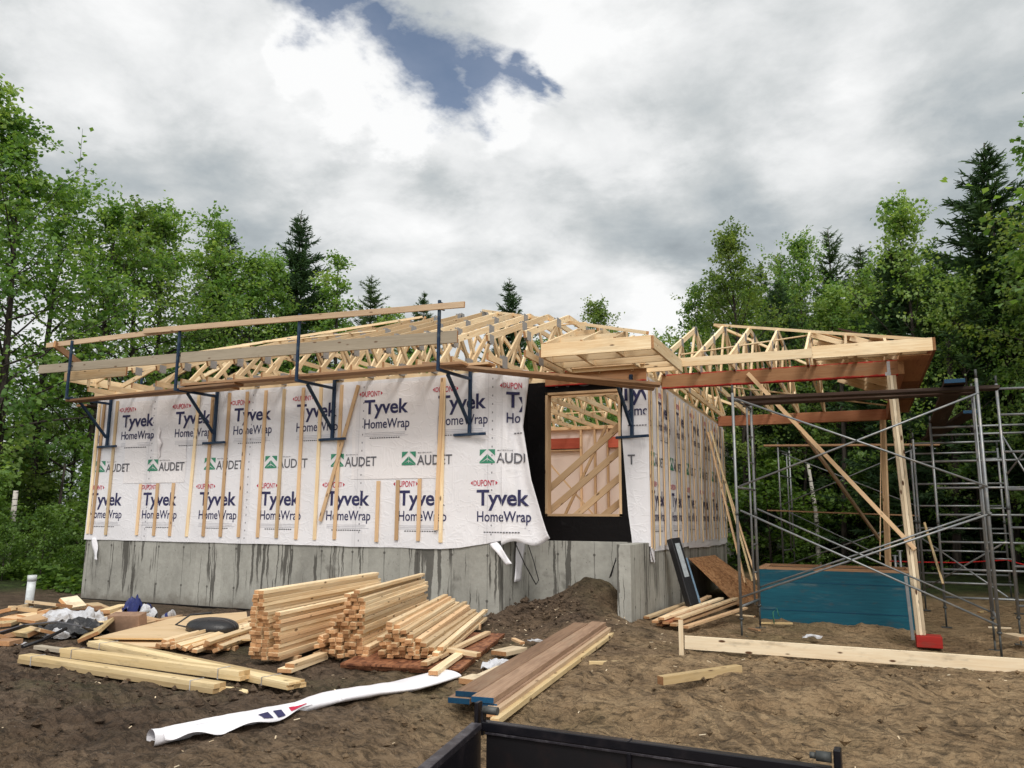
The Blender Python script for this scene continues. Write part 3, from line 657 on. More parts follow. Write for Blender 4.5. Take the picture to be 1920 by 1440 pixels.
printed(lambda m_: store_block(m_, frD, P(1192, 880, y=HYD).x - .92, 1.5 + 0.86), P(1171, 860, y=HYD).x, HR + .02)
frB = lambda y, z: wrapB(y, z, 0.005)
for k in range(-1, 6): printed(lambda m_: brand_block(m_, frB, 12.95 + 1.405 * k, 1.5 + 1.72), HYD + .02, HYB - .05, 1)
for k in range(0, 6): printed(lambda m_: store_block(m_, frB, 12.35 + 1.4 * k, 1.5 + 0.86), HYD + .02, HYB - .05, 1)
for k in range(-1, 6): printed(lambda m_: brand_block(m_, frB, 12.4 + 1.4 * k, 1.5 + 0.23), HYD + .02, HYB - .05, 1)

# strapping battens
def battenA(px, top=3.735, lean=0.0, z0=1.145, wd=0.062, dx=0.0, mt='wood_warm'):
    x = P(px, 1008, y=HYF).x + dx; m_ = MB(); m_.bar((x, HYF - 0.034, z0 + rng.normal() * .008), (x + lean, HYF - 0.034, top), wd, .02, (0, 1, 0), 0, 1)
    m_.build('batten', [mt, 'wood_end'], house)
for px, lean in ((166, 0), (173, .03), (200, 0), (352, .05), (383, 0), (415, 0), (449, 0), (485, 0), (520, 0), (557, 0), (592, -.01), (629, .02), (828, 0)): battenA(px, 3.735, lean, mt='wood_warm' if px % 2 else 'wood_cream')
m_ = MB(); x = P(820, 1008, y=HYF).x; m_.bar((x, HYF - .058, 1.32), (x + .06, HYF - .058, 3.73), .062, .02, (0, 1, 0), 0, 1); m_.build('batten', ['wood_warm', 'wood_end'], house)
for px in (258, 290, 320): battenA(px, 2.11 + rng.normal() * .01)
for px in (708, 745, 786): battenA(px, 2.115 + rng.normal() * .01)
m_ = MB(); a, b = P(600, 977, y=HYF - .055), P(672, 722, y=HYF - .055); m_.bar(a, b, .062, .02, (0, 1, 0), 0, 1); m_.build('batten', ['wood_warm', 'wood_end'], house)
yb = 12.24; k = 0
while yb < HYB - .05:
    m_ = MB(); m_.bar((HR + .036, yb, 1.10 + rng.normal() * .02), (HR + .036, yb + rng.normal() * .01, 3.70), .055, .014, (1, 0, 0), 0, 1); m_.build('batten', ['wood_cream' if k % 3 else 'wood_warm', 'wood_end'], house)
    yb += 0.40 if k not in (0, 4) else (0.17 if k == 0 else 0.62); k += 1
# torn wrap ends hanging over the foundation
def strip_part(pts, wd, side, nm='torn_strip', mt='wrap_clean'):
    m_ = MB(); pts = [Vector(p) for p in pts]; side = Vector(side).normalized(); n = 14
    def pos(b):
        t = b * (len(pts) - 1); i = min(int(t), len(pts) - 2); return pts[i].lerp(pts[i + 1], t - i)
    m_.grid(lambda a, b: pos(b) + side * ((a - .5) * wd * (1 - .25 * b * (1 if a > .5 else 0))) + Vector((0, -0.02 * math.sin(b * 6 + a * 3), 0)), 4, n); m_.build(nm, mt, wrap, solid=.003)
strip_part([P(925, 1018, y=11.06), P(935, 1030, y=11.0), P(955, 1058, y=10.95)], .13, (1, 0, .25))
strip_part([P(978, 1012, x=HX1 + .04), P(975, 1040, x=HX1 + .05), P(972, 1090, x=HX1 + .07)], .34, (0, 1, 0))
strip_part([P(176, 1008, y=11.06), P(179, 1030, y=11.04), P(180, 1050, y=11.03)], .12, (1, 0, 0))
strip_part([P(1222, 1025, x=HR + .03), P(1226, 1045, x=HR + .04), P(1228, 1054, x=HR + .04)], .10, (0, 1, .3))

# ------------------------------------------------------------------ roof trusses
YE, YEB, YR, ZE, SL = 10.45, 20.55, 15.5, 4.22, 0.366
XL, XR = -14.0, -2.42
def truss(par, x, ye, yeb, ze, slope, zcap, zb, nweb=5, tails=True):
    t_, d_ = .038, .098; ze = min(ze, zcap - .03)
    m_ = MB(); pl_ = MB()
    def zt(y): return min(ze + slope * min(y - ye, yeb - y), zcap)
    ym = (ye + yeb) / 2; yk = ye + min((zcap - ze) / slope, ym - ye)
    def seg(y0, z0, y1, z1, dd=d_, xo=0): m_.bar((x + xo, y0, z0), (x + xo, y1, z1), t_, dd, (0, 0, 1), 0, 1)
    seg(ye, ze - d_ * .53, yk, zt(yk) - d_ * .53)
    seg(yeb, ze - d_ * .53, yeb - (yk - ye), zt(yk) - d_ * .53)
    if yk < ym - .05: seg(yk + .02, zcap - .05, yeb - (yk - ye) - .02, zcap - .05)
    seg(ye + .02, zb + d_ / 2, yeb - .02, zb + d_ / 2)
    seg(ye + .02, zb + d_ + .001, ye + .02, ze - d_ - .01, .04); seg(yeb - .02, zb + d_ + .001, yeb - .02, ze - d_ - .01, .04)
    plates = [(ye + .13, ze - .05, .15, .14), (ye + .62, zb + .07, .19, .20)]
    half = ym - ye
    low = [ye + half * q for q in (0.13, 0.42, 0.74)]; top = [ye + half * q for q in (0.28, 0.58, 0.97)]
    for mir in (0, 1):
        fy = (lambda y: y) if not mir else (lambda y: ye + yeb - y)
        seq = []
        for a, b in zip(low, top): seq += [(a, 0), (b, 1)]
        for (a, ka), (b, kb) in zip(seq[:-1], seq[1:]):
            za = zb + .05 if ka == 0 else zt(a) - .07; zz = zb + .05 if kb == 0 else zt(b) - .07
            if abs(za - zz) > .12: seg(fy(a), za, fy(b), zz, .075, .002)
        if mir == 0:
            for b in top: plates.append((b, zt(b) - .07, .20, .15))
            for a in low[1:]: plates.append((a, zb + .06, .19, .14))
        else:
            plates.append((fy(top[1]), zt(fy(top[1])) - .06, .16, .12))
    seg(ym, zb + .09, ym, zt(ym) - .1, .075)
    plates.append((ym, zt(ym) - .09, .17, .19))
    for y, z, wv, hv in plates:
        for s_ in (-1, 1):
            xx = x + s_ * (t_ / 2 + .0035); m_.box((xx - .0015, y - wv / 2, z - hv / 2), (xx + .0015, y + wv / 2, z + hv / 2), 2)
    o = m_.build('roof_truss', ['wood_cream', 'wood_end', 'plate_galv'], par)
    return o
xt = -12.25; nT = 0
while xt < -4.25:
    zc = ZE + SL * min(xt - XL, XR - xt)
    truss(house, xt, YE, YEB, ZE, SL, min(zc, ZE + SL * (YR - YE)), WT + .08); xt += 0.607; nT += 1
for xt in (-3.75, -3.2): truss(house, xt, HYD - .1, YEB, ZE - .06 + SL * (XR - xt) - .05, SL, ZE - .06 + SL * (XR - xt), WT + .08)
# hip jacks at the left end, the ridge and hip boards
mb = BARS('jack_rafter', ['wood_cream', 'wood_end'], house)
for y in np.arange(11.1, 20.0, .62):
    d = min(y - YE, YEB - y, 1.75); mb.bar((XL, y, ZE - .048), (XL + d, y, ZE - .048 + SL * d), .038, .09, (0, 0, 1), 0, 1)
    mb.bar((XL + .02, y, WT + .125), (-12.3, y, WT + .125), .038, .09, (0, 0, 1), 0, 1); mb.bar((XL + .02, y, WT + .17), (XL + .02, y, ZE - .09), .038, .04, (0, 1, 0), 0, 1)
for x in (-13.4, -12.85):
    d = x - XL; mb.bar((x, YE, ZE - .048), (x, YE + d, ZE - .048 + SL * d), .038, .09, (0, 0, 1), 0, 1); mb.bar((x, YE + .02, WT + .125), (x, YE + 1.9, WT + .125), .038, .09, (0, 0, 1), 0, 1)
    mb.bar((x, YE + .02, WT + .17), (x, YE + .02, ZE - .09), .038, .04, (0, 1, 0), 0, 1)
mb = BARS('hip_rafter', ['wood_cream', 'wood_end'], house); zr = ZE + SL * (YR - YE)
mb.bar((XL, YE, ZE + .01), (XL + (YR - YE) * .99, YR - .05, zr + .01), .045, .05, (0, 0, 1), 0, 1); mb.bar((XL, YEB, ZE + .01), (XL + (YR - YE), YR, zr + .01), .045, .05, (0, 0, 1), 0, 1)
mb.bar((-2.60, 10.74, 4.10), (-7.45, YR - .06, zr + .01), .045, .05, (0, 0, 1), 0, 1); mb.bar((XR, YEB, ZE + .01), (XR - (YR - YE), YR, zr + .01), .045, .06, (0, 0, 1), 0, 1)
mb = BARS('truss_strapping', ['wood_cream', 'wood_end'], house); a, b = P(858, 627, y=11.9), P(1098, 605, y=13.6); mb.bar(a, b, .064, .02, (0, 0, 1), 0, 1)
mb.bar((-12, 13.0, ZE + SL * 2.55 + .012), (-8.6, 13.0, ZE + SL * 2.55 + .012), .064, .02, (0, 0, 1), 0, 1)
mb.bar((-11.8, 15.1, WT + .19), (-3.2, 15.1, WT + .19), .064, .02, (0, 0, 1), 0, 1); mb.bar((-11.8, 17.4, WT + .19), (-3.2, 17.4, WT + .19), .064, .02, (0, 0, 1), 0, 1)
def board(nm, par, a, b, wd, th, mt='wood_cream', up=(0, 0, 1), bev=.003, me='wood_end'):
    m_ = MB(); m_.bar(a, b, wd, th, up, 0, 1); return m_.build(nm, [mt, me], par, bevel=bev)
board('fascia', house, (XL - .02, YE - .02, 4.155), (P(240, 690, y=YE).x, YE - .02, 4.155), .038, .17)
board('fascia', house, (XL - .02, YE - .001, 4.155), (XL - .02, YEB, 4.155), .038, .17)
# eave over the recessed doorway
e0, e1 = P(1015, 645, y=10.7), P(1221, 628, y=10.7); xe0, xe1, ez = e0.x, e1.x, 3.955
board('fascia', house, (xe0, 10.7, ez), (xe1, 10.7, ez), .038, .20)
board('fascia', house, (xe1 + .02, 10.685, ez), (xe1 + .02, 12.68, ez), .038, .19)
board('fascia', house, (xe0 - .02, 10.72, ez - .03), (xe0 - .02, 12.75, ez - .03), .038, .11)
mb = BARS('eave_joist', ['wood_cream', 'wood_end'], house)
for y in (11.2, 11.68, 12.12, 12.5): mb.bar((xe0, y, ez - .015), (xe1, y, ez - .015), .038, .14, (0, 0, 1), 0, 1)
for x, y0, y1 in ((xe0 + .52, 10.72, 11.18), (xe0 + .5, 11.22, 11.66), (xe0 + 1.12, 10.72, 11.18), (xe0 + 1.12, 11.7, 12.1), (xe0 + .8, 12.14, 12.48)): mb.bar((x, y0, ez - .02), (x, y1, ez - .02), .038, .12, (0, 0, 1), 0, 1)
mb = BARS('jack_rafter', ['wood_cream', 'wood_end'], house)
for x in (xe0 + .05, xe0 + .62, xe0 + 1.12):
    d = (XR - .1) - x; mb.bar((x, 10.72, ez + .08), (x, 10.72 + max(.35, d), ez + .08 + SL * max(.35, d)), .038, .09, (0, 0, 1), 0, 1)
for y in (11.35, 12.1): mb.bar((xe0, y, ez + .08 + SL * (y - 10.75) - .03), (XR - (y - 10.72), y, ez + .08 + SL * (y - 10.75) - .03), .038, .13, (0, 0, 1), 0, 1)
mb = BARS('doorway_header', ['wood_beam', 'wood_warm'], house); mb.bar((xe0 - .5, HYD - .02, 3.80), (HR + .02, HYD - .02, 3.80), .05, .24, (0, 0, 1), 0, 1); mb.bar((xe0 - .5, 12.08, 3.95), (HR + .02, 12.08, 3.95), .05, .05, (0, 0, 1), 1, 1)

# ------------------------------------------------------------------ carport frame on the right
CY0, CY1 = 13.3, 19.2; CE0, CE1, CYR = 12.66, 19.84, 16.25; CZE, CSL, CXR = 4.09, .385, 1.06
cp = thing('carport_frame', 'open timber carport of red-edged beams on posts beside the white wrapped house', 'carport', (-1.0, 16.2, 0))
board('beam', cp, (HR + .02, CY0, 3.83), (.66, CY0, 3.83), .13, .235, 'wood_beam', bev=.004)
board('beam', cp, (HR + .02, CY1, 3.83), (.66, CY1, 3.83), .13, .235, 'wood_beam_red', bev=.004)
board('cross_beam', cp, (.70, CY0 - .06, 3.84), (.70, CY1 + .06, 3.84), .09, .235, 'wood_beam_red', bev=.004)
mb = MB(); q = P(1663, 690, y=CY0 - .07); mb.box((q.x, CY0 - .069, 3.70), (q.x + .045, CY0 - .066, 3.93)); mb.box((q.x - .03, CY0 - .0655, 3.71), (q.x + .05, CY0 - .0655 + .002, 3.76)); mb.build('joist_hanger', 'plate_galv', cp)
PB = P(1727, 1190, y=CY0); 
def post(x, y, zb, xt, mt='wood_board'):
    m_ = MB()
    for k in range(3): m_.bar((x, y - .05 + k * .043, zb), (xt, y - .05 + k * .043, 3.71), .041, .14, (1, 0, 0), 0, 1) if False else m_.bar((x - .045 + k * .043, y, zb), (xt - .045 + k * .043, y, 3.71), .14, .0405, (1, 0, 0), 0, 1)
    return m_.build('post', [mt, 'wood_end'], cp, bevel=.003)
post(PB.x, CY0, -0.105, .56); post(.47, CY1, .2, .58, 'wood_warm')
def board_px(nm, par, p0, p1, wd, th, mt='wood_warm', up=(0, 1, 0)): return board(nm, par, p0, p1, wd, th, mt, up)
board_px('post_brace', cp, P(1402, 700, y=CY0 - .12), P(1716, 1030, y=CY0 - .10), .038, .062, 'wood_warm', (0, 0, 1))
board_px('post_brace', cp, P(1482, 780, y=CY0 + .4), P(1650, 1012, y=CY1 - .2), .04, .07, 'wood_rail', (0, 0, 1))
board_px('post_strip', cp, P(1652, 795, y=18.6), P(1650, 1050, y=18.6), .05, .02, 'wood_warm', (1, 0, 0))
for x in (-2.92, -2.33, -1.76, -1.2, -.62):
    truss(cp, x, CE0, CE1, CZE, CSL, min(CZE + CSL * (CYR - CE0), CZE + CSL * (CXR - x) + .03), 3.955)
mb = BARS('jack_rafter', ['wood_cream', 'wood_end'], cp)
for y in np.arange(13.1, 19.6, .6):
    d = min(y - CE0, CE1 - y, CXR + .6); mb.bar((CXR, y, CZE - .05), (CXR - d, y, CZE - .05 + CSL * d), .038, .09, (0, 0, 1), 0, 1)
for x in (-.05, .5):
    d = CXR - x; mb.bar((x, CE0, CZE - .05), (x, CE0 + d, CZE - .05 + CSL * d), .038, .09, (0, 0, 1), 0, 1)
    mb.bar((x, CE0 + .03, 3.99), (x, CE0 + 1.3, 3.99), .038, .09, (0, 0, 1), 0, 1)
mb = BARS('hip_rafter', ['wood_cream', 'wood_end'], cp); zr = CZE + CSL * (CYR - CE0); xr = CXR - (CYR - CE0)
mb.bar((CXR, CE0, CZE + .01), (xr, CYR, zr + .01), .045, .05, (0, 0, 1), 0, 1); mb.bar((CXR, CE1, CZE + .01), (xr, CYR, zr + .01), .045, .05, (0, 0, 1), 0, 1)
a, b = P(1276, 665, y=CE0 + .5), P(1560, 622, y=CYR - 1.5)
board('truss_strapping', cp, a, b, .064, .02, 'wood_cream')
a, b = P(1340, 722, y=14.6), P(1660, 760, y=17.5); board('truss_strapping', cp, a, b, .064, .02, 'wood_cream')
board('fascia', cp, (P(1276, 680, y=CE0).x, CE0 - .02, 4.02), (P(1523, 665, y=CE0).x, CE0 - .02, 4.02), .038, .145, 'wood_cream')
board('fascia', cp, (P(1523, 665, y=CE0).x, CE0 - .022, 4.03), (CXR + .04, CE0 - .022, 4.03), .038, .19, 'wood_cream')
board('fascia', cp, (P(1523, 665, y=CE0).x + .02, CE0 + .16, 3.985), (CXR - .03, CE0 + .16, 3.985), .038, .10, 'wood_cream')
board('fascia', cp, (CXR + .06, CE0 - .04, 4.03), (CXR + .06, CE1, 4.03), .038, .19, 'wood_beam_red')
for x in (P(1523, 665, y=CE0).x + .02, P(1605, 665, y=CE0).x, P(1690, 665, y=CE0).x): board('lookout', cp, (x, CE0, 3.985), (x, CE0 + 1.2, 3.985), .038, .09, 'wood_warm')
# plywood decking on the hip side
mb = BARS('roof_decking', ['wood_warm', 'wood_end'], cp); n = 9
for k in range(6):
    d0, d1 = .02 + k * .40, .02 + (k + 1) * .40 - .008
    if d1 > 1.7: break
    z0_, z1_ = CZE + CSL * d0 + .012, CZE + CSL * d1 + .012
    mb.bar((CXR - (d0 + d1) / 2 + .05, CE0 + d1 + .03, (z0_ + z1_) / 2), (CXR - (d0 + d1) / 2 + .05, CE1 - d1, (z0_ + z1_) / 2), .40, .016, (CSL, 0, 1), 0, 1)
mb = BARS('soffit', ['wood_beam_red', 'wood_end'], cp); 
for y0, y1 in ((12.9, 15.3), (15.31, 17.7), (17.71, 19.7)): mb.bar((.88, y0, 3.935), (.88, y1, 3.935), .42, .014, (0, 0, 1), 0, 1)
mb = MB(); a, b = P(1586, 624, y=15.0), P(1655, 640, y=14.2); mb.bar(a + Vector((0, 0, .02)), b + Vector((0, 0, .02)), .35, .02, (CSL, 0, 1)); mb.build('roof_underlay', 'wood_dark', cp)
# footing block under the near post
mb = MB(); q = (P(1716, 1215, y=CY0 - .1), P(1764, 1200, y=CY0 - .1)); mb.box((q[0].x + .02, CY0 - .14, -.27), (q[1].x + .02, CY0 + .12, -.107)); tag(mb.build('footing_block', 'paint_red', None, (PB.x + .1, CY0, -.27), bevel=.008), 'red painted wooden block under the foot of the leaning carport post', 'block')

# ------------------------------------------------------------------ blue wall-bracket scaffold along the front
def bracket(wp, out, arm, zf, guard, label):
    wp = Vector(wp); out = Vector(out).normalized(); sd = Vector((-out.y, out.x, 0))
    t = thing('wall_bracket', label, 'scaffold bracket', (wp.x, wp.y, zf), 'blue steel brackets along the scaffold')
    def pt(nm, a, b, wd=.05, up=None): 
        m_ = MB(); m_.bar(a, b, wd, wd, up or (0, 0, 1)); return m_.build(nm, 'steel_blue', t, bevel=.006)
    pt('wall_post', (wp.x, wp.y, zf), (wp.x, wp.y, wp.z + .17), up=tuple(out))
    f = Vector((wp.x, wp.y, zf - .015)); pt('foot_bar', f - sd * .29, f + sd * .29, .042)
    e = wp + out * arm; pt('arm', wp + out * .025, e, .045)
    pt('diagonal_brace', wp + out * (arm * .72) - Vector((0, 0, .025)), Vector((wp.x, wp.y, zf + .16)) + out * .03, .045, tuple(sd))
    pt('plate_hook', wp + Vector((0, 0, .16)) + out * .02, wp + Vector((0, 0, .16)) - out * .13 + Vector((0, 0, .0)), .05)
    if guard:
        g_ = pt('guard_post', e + Vector((0, 0, -.02)), e + Vector((0, 0, guard)), .042, tuple(out))
        m_ = MB()
        for zz in (guard - .03, guard - .13): m_.bar(e + Vector((0, 0, zz)), e + Vector((0, 0, zz)) - out * .13, .03, .012, (0, 0, 1))
        m_.bar(e + Vector((0, 0, guard * .56)), e + Vector((0, 0, guard * .56)) - out * .08, .03, .012); m_.build('rail_hook', 'steel_blue', g_)
    return t
AZ = 3.675
for (x, zf), lb in zip(((-13.43, 2.85), (-10.71, 2.84), (-8.11, 2.82), (-5.52, 2.81)), (
        'blue scaffold bracket at the far left end of the wrapped front wall', 'blue scaffold bracket right of the torn slit in the wrap, second from the left end',
        'blue scaffold bracket beside the slanting batten in the middle of the front wall', 'blue scaffold bracket on the front wall nearest the dark doorway corner')):
    bracket((x, HYF - .075, AZ), (-.10, -1, 0), .90, zf, 1.10 if x < -6 else 1.06, lb)
q = P(1185, 817, y=HYD - .06); bracket((q.x, HYD - .06, 3.60), (-.25, -1, 0), .62, q.z, None, 'blue scaffold bracket right of the doorway without a guard post')
bracket((HX0 - .05, 12.9, AZ), (-1, 0, 0), .90, 2.85, 1.1, 'blue scaffold bracket round the left corner half hidden behind the planks')
def single(nm, label, cat, a, b, wd, th, mt, up=(0, 0, 1), me='wood_end', group=None, bev=.003):
    m_ = MB(); m_.bar(a, b, wd, th, up, 0, 1); o = m_.build(nm, [mt, me], None, (Vector(a) + Vector(b)) / 2, bevel=bev); return tag(o, label, cat, group)
GP = 'scaffold planks along the front wall'
zp = AZ + .025 + .021
single('scaffold_plank', 'brown scaffold plank at the left end of the front scaffold, outer row', 'plank', P(140, 752, y=10.3) + Vector((-.1, 0, .0)), (-9.55, 10.31, zp), .235, .04, 'wood_plank', group=GP)
single('scaffold_plank', 'tan scaffold plank at the left end nearest the wrapped wall', 'plank', (-13.1, 10.6, zp - .001), (-9.9, 10.6, zp), .235, .04, 'wood_warm', group=GP)
single('scaffold_plank', 'long tan scaffold plank spanning the middle of the front wall, outer row', 'plank', (-10.75, 10.3, zp + .042), (-5.25, 10.3, zp + .045), .235, .04, 'wood_plank', group=GP)
single('scaffold_plank', 'long tan scaffold plank in the middle nearest the wall, with a light edge', 'plank', (-10.6, 10.6, zp + .041), (-4.95, 10.6, zp + .075), .235, .04, 'wood_warm', group=GP)
pr = P(1238, 722, y=11.3)
single('scaffold_plank', 'dark brown scaffold plank running past the doorway, outer one', 'plank', (-5.95, 10.3, zp + .088), (pr.x, pr.y, pr.z), .235, .04, 'wood_plank', group=GP)
single('scaffold_plank', 'dark brown scaffold plank running past the doorway, inner one', 'plank', (-5.7, 10.58, zp + .085), (pr.x - .15, pr.y + .26, pr.z), .235, .04, 'wood_plank', group=GP)
single('scaffold_plank', 'dark scaffold plank round the left corner of the house', 'plank', (-14.15, 10.95, zp - .045), (-14.15, 13.3, zp), .30, .04, 'wood_dark', group=GP)
GR = 'guard rails of the front scaffold'
single('guard_rail', 'upper guard rail board at the left end of the scaffold', 'rail', P(88, 648, y=10.17), P(368, 614, y=10.17), .04, .092, 'wood_rail', group=GR)
single('guard_rail', 'upper guard rail board over the middle and right of the scaffold', 'rail', P(270, 621, y=10.10), P(871, 571, y=10.10), .04, .092, 'wood_rail', group=GR)
single('guard_rail', 'grey weathered lower guard rail at the left end of the scaffold', 'rail', P(74, 693, y=10.2), P(400, 666, y=10.2), .038, .165, 'wood_grey', group=GR)
single('guard_rail', 'grey weathered lower guard rail over the middle and right of the scaffold', 'rail', P(340, 671, y=10.16), P(858, 631, y=10.16), .038, .185, 'wood_grey', group=GR)
single('guard_rail', 'short tan board tied across the left end of the guard rails', 'rail', P(102, 645, y=10.05), P(152, 684, x=-14.5), .04, .13, 'wood_plank', group=GR)

# ------------------------------------------------------------------ stacks of loose boards
def stack(cols, base, dr, length, label, group, mt='wood_cream', wd=.064, th=.0385, jit=.02, mess=0.0, gap=.07):
    dr = Vector((*dr, 0)).normalized(); rt = Vector((dr.y, -dr.x, 0))
    zb = None
    for c, (off, z0_, n, w_) in enumerate(cols):
        for k in range(n):
            p0 = Vector((*base, 0)) + rt * (off + rng.normal() * (.006 + mess * .02)) + dr * rng.normal() * jit
            L = length + rng.normal() * jit * 2
            yaw = rng.normal() * (.004 + mess * .03); d2 = (dr + rt * yaw).normalized()
            p1 = p0 + d2 * L
            z = G(base[0], base[1]) + z0_ + th * (k + .5) * 1.05
            tilt = rng.normal() * mess * .35
            up = (Vector((0, 0, 1)) + rt * tilt).normalized()
            p0.z = z + rng.normal() * mess * .01; p1.z = z + (G(p1.x, p1.y) - G(p0.x, p0.y)) * .5 + rng.normal() * mess * .02
            single('timber_board', label, 'board', p0, p1, w_ or wd, th, mt if rng.random() < .75 else ('wood_warm' if mt == 'wood_cream' else 'wood_cream'), tuple(up), group=group, bev=.004)
    for f in (.12, .8):
        p = Vector((*base, 0)) + dr * length * f; w0 = min(q[0] for q in cols) - .08; w1 = max(q[0] for q in cols) + .08
        a, b = p + rt * w0, p + rt * w1; zz = G(base[0], base[1]) + gap - .035; a.z = b.z = zz
        single('timber_sleeper', 'short sleeper under ' + label.split(' in ')[-1] + (', near end' if f < .5 else ', far end'), 'sleeper', a, b, .09, .07, 'wood_warm')
D1 = (-.17, .985)
stack([(.0, .07, 17, .066), (.068, .07, 17, .066)], (-5.82, 6.72), D1, 3.05, 'cream board in the tall strapped stack left of the lumber piles', 'boards in the tall left stack', 'wood_cream')
stack([(.155, .07, 12, .064), (.225, .07, 3, .064), (.29, .07, 12, .064)], (-5.82, 6.70), D1, 2.95, 'cream board in the lower stack leaning on the tall left stack', 'boards in the lower left stack', 'wood_cream', mess=.05)
D2 = (-.27, .963)
stack([(-.10, .07, 11, .066), (-.03, .07, 16, .066), (.04, .07, 17, .066), (.112, .07, 15, .066), (-.17, .07, 10, .064), (.18, .07, 3, .064)], (-4.95, 7.18), D2, 2.75, 'cream board in the tall middle stack of lumber', 'boards in the tall middle stack', 'wood_cream', mess=.10, jit=.03)
stack([(-.40, .06, 5, .064), (-.32, .06, 7, .064), (-.24, .06, 6, .064)], (-4.95, 7.30), D2, 2.6, 'cream board in the slumped heap between the two tall stacks', 'boards in the slumped heap', 'wood_warm', mess=.9, jit=.05)
stack([(-.12, .10, 5, .066), (-.05, .10, 9, .066), (.022, .10, 8, .066), (.094, .10, 7, .066), (.166, .10, 6, .066), (.238, .10, 5, .066), (.31, .10, 4, .066), (.382, .10, 3, .066), (.454, .10, 3, .066)], (-4.42, 7.20), (-.30, .953), 3.1,
      'cream board in the wide sloping stack on the brown sheets', 'boards in the wide right stack', 'wood_cream', mess=.22, jit=.05, gap=.14)
stack([(-.30, .08, 2, .064), (-.23, .08, 2, .064), (-.15, .07, 2, .064), (-.08, .05, 2, .064), (.0, .05, 1, .064), (.07, .04, 2, .064), (.15, .04, 1, .064), (.22, .05, 2, .064), (.30, .05, 3, .064), (.37, .05, 2, .064)], (-6.85, 6.85), (-.30, .953), 2.5,
      'cream board in the low tumbled row at the left of the stacks', 'boards in the low tumbled row', 'wood_cream', mess=.8, jit=.06)
for k, (a, b) in enumerate(((P(533, 1258, z=.05), P(603, 1232, z=.05)), (P(543, 1248, z=.09), P(606, 1226, z=.09)))):
    single('board_offcut', ('lower' if k == 0 else 'upper') + ' short cream offcut lying between the stacks', 'board', a, b, .15 if k == 0 else .10, .038, 'wood_cream')
# strapped bundles lying in front
def bundle(a, b, nw, nh, wd, th, label, mt, ends):
    a, b = Vector(a), Vector(b); d = (b - a).normalized(); sd = d.cross(Vector((0, 0, 1))).normalized(); up = sd.cross(d)
    t = thing('strapped_bundle', label, 'bundle', tuple((a + b) / 2 - Vector((0, 0, .04))), 'strapped bundles of boards lying in the mud')
    for i in range(nw):
        for j in range(nh):
            o_ = sd * ((i - (nw - 1) / 2) * wd * 1.01) + up * ((j - (nh - 1) / 2) * th * 1.01); jt = d * rng.normal() * .012
            m_ = MB(); m_.bar(a + o_ + jt, b + o_ + jt, wd, th, tuple(up), 0, 1); m_.build('board', [mt, ends], t, bevel=.002)
    for f in (.08, .9):
        c = a.lerp(b, f); m_ = MB(); w2, h2 = nw * wd / 2 + .006, nh * th / 2 + .004
        pts = [c + sd * (x_ * w2) + up * (y_ * h2) for x_, y_ in ((-1, -1), (1, -1), (1, 1), (-1, 1), (-1, -1))]
        for p, q_ in zip(pts[:-1], pts[1:]): m_.bar(p, q_, .008, .003, tuple((q_ - p).cross(d)))
        m_.build('strap', 'plastic_white', t)
def lift(p, h): return Vector((p.x, p.y, p.z + h))
bundle(P(46, 1234, z=.075), P(412, 1290, z=.085), 2, 2, .064, .04, 'yellowish strapped bundle of boards nearest the camera at the left', 'wood_yellow', 'wood_end_light')
bundle(P(122, 1222, z=.13), P(458, 1266, z=.13), 2, 2, .064, .04, 'muddy strapped bundle of boards behind the nearest yellowish one', 'wood_yellow', 'wood_end_light')
bundle(P(180, 1205, z=.11), P(556, 1284, z=.09), 3, 3, .064, .02, 'strapped bundle of thin strips whose end points at the white roll', 'wood_yellow', 'wood_end_light')
single('board_offcut', 'grey weathered offcut lying left of the muddy bundle', 'board', P(70, 1213, z=.03), P(120, 1220, z=.03), .09, .04, 'wood_grey')
single('board_offcut', 'split board half buried under the strapped bundles', 'board', P(410, 1288, z=.03), P(470, 1300, z=.02), .07, .03, 'wood_yellow')
# plywood sheets
def sheet(nm, label, cat, pts, th, mt, me=None, group=None):
    pts = [Vector(p) for p in pts]; u = (pts[1] - pts[0]); v = (pts[3] - pts[0]); n = u.cross(v).normalized()
    c = [p + n * (s_ * th / 2) for s_ in (-1, 1) for p in pts]; off = rng.random(3) * 20; un, vn = u.normalized(), v.normalized()
    gr = [((p - pts[0]).dot(un) + off[0], (p - pts[0]).dot(vn) + off[1], off[2]) for p in c]
    m_ = MB(); m_.add(c, [(3, 2, 1, 0), (4, 5, 6, 7), (0, 1, 5, 4), (1, 2, 6, 5), (2, 3, 7, 6), (3, 0, 4, 7)], [0, 0, 1, 1, 1, 1], rng.random(), gr)
    o = m_.build(nm, [mt, me or mt], None, sum(pts, Vector()) / 4); return tag(o, label, cat, group)
sheet('plywood_sheet', 'pale plywood sheet lying behind the tumbled boards, upper one', 'plywood', [P(176, 1197, z=.11), P(470, 1200, z=.11), P(462, 1148, z=.10), P(330, 1158, z=.10)], .018, 'wood_ply', 'wood_end_light')
sheet('plywood_sheet', 'pale plywood sheet sticking out below the upper one towards the bundles', 'plywood', [P(200, 1212, z=.06), P(430, 1218, z=.06), P(470, 1170, z=.07), P(250, 1180, z=.07)], .018, 'wood_ply', 'wood_end')
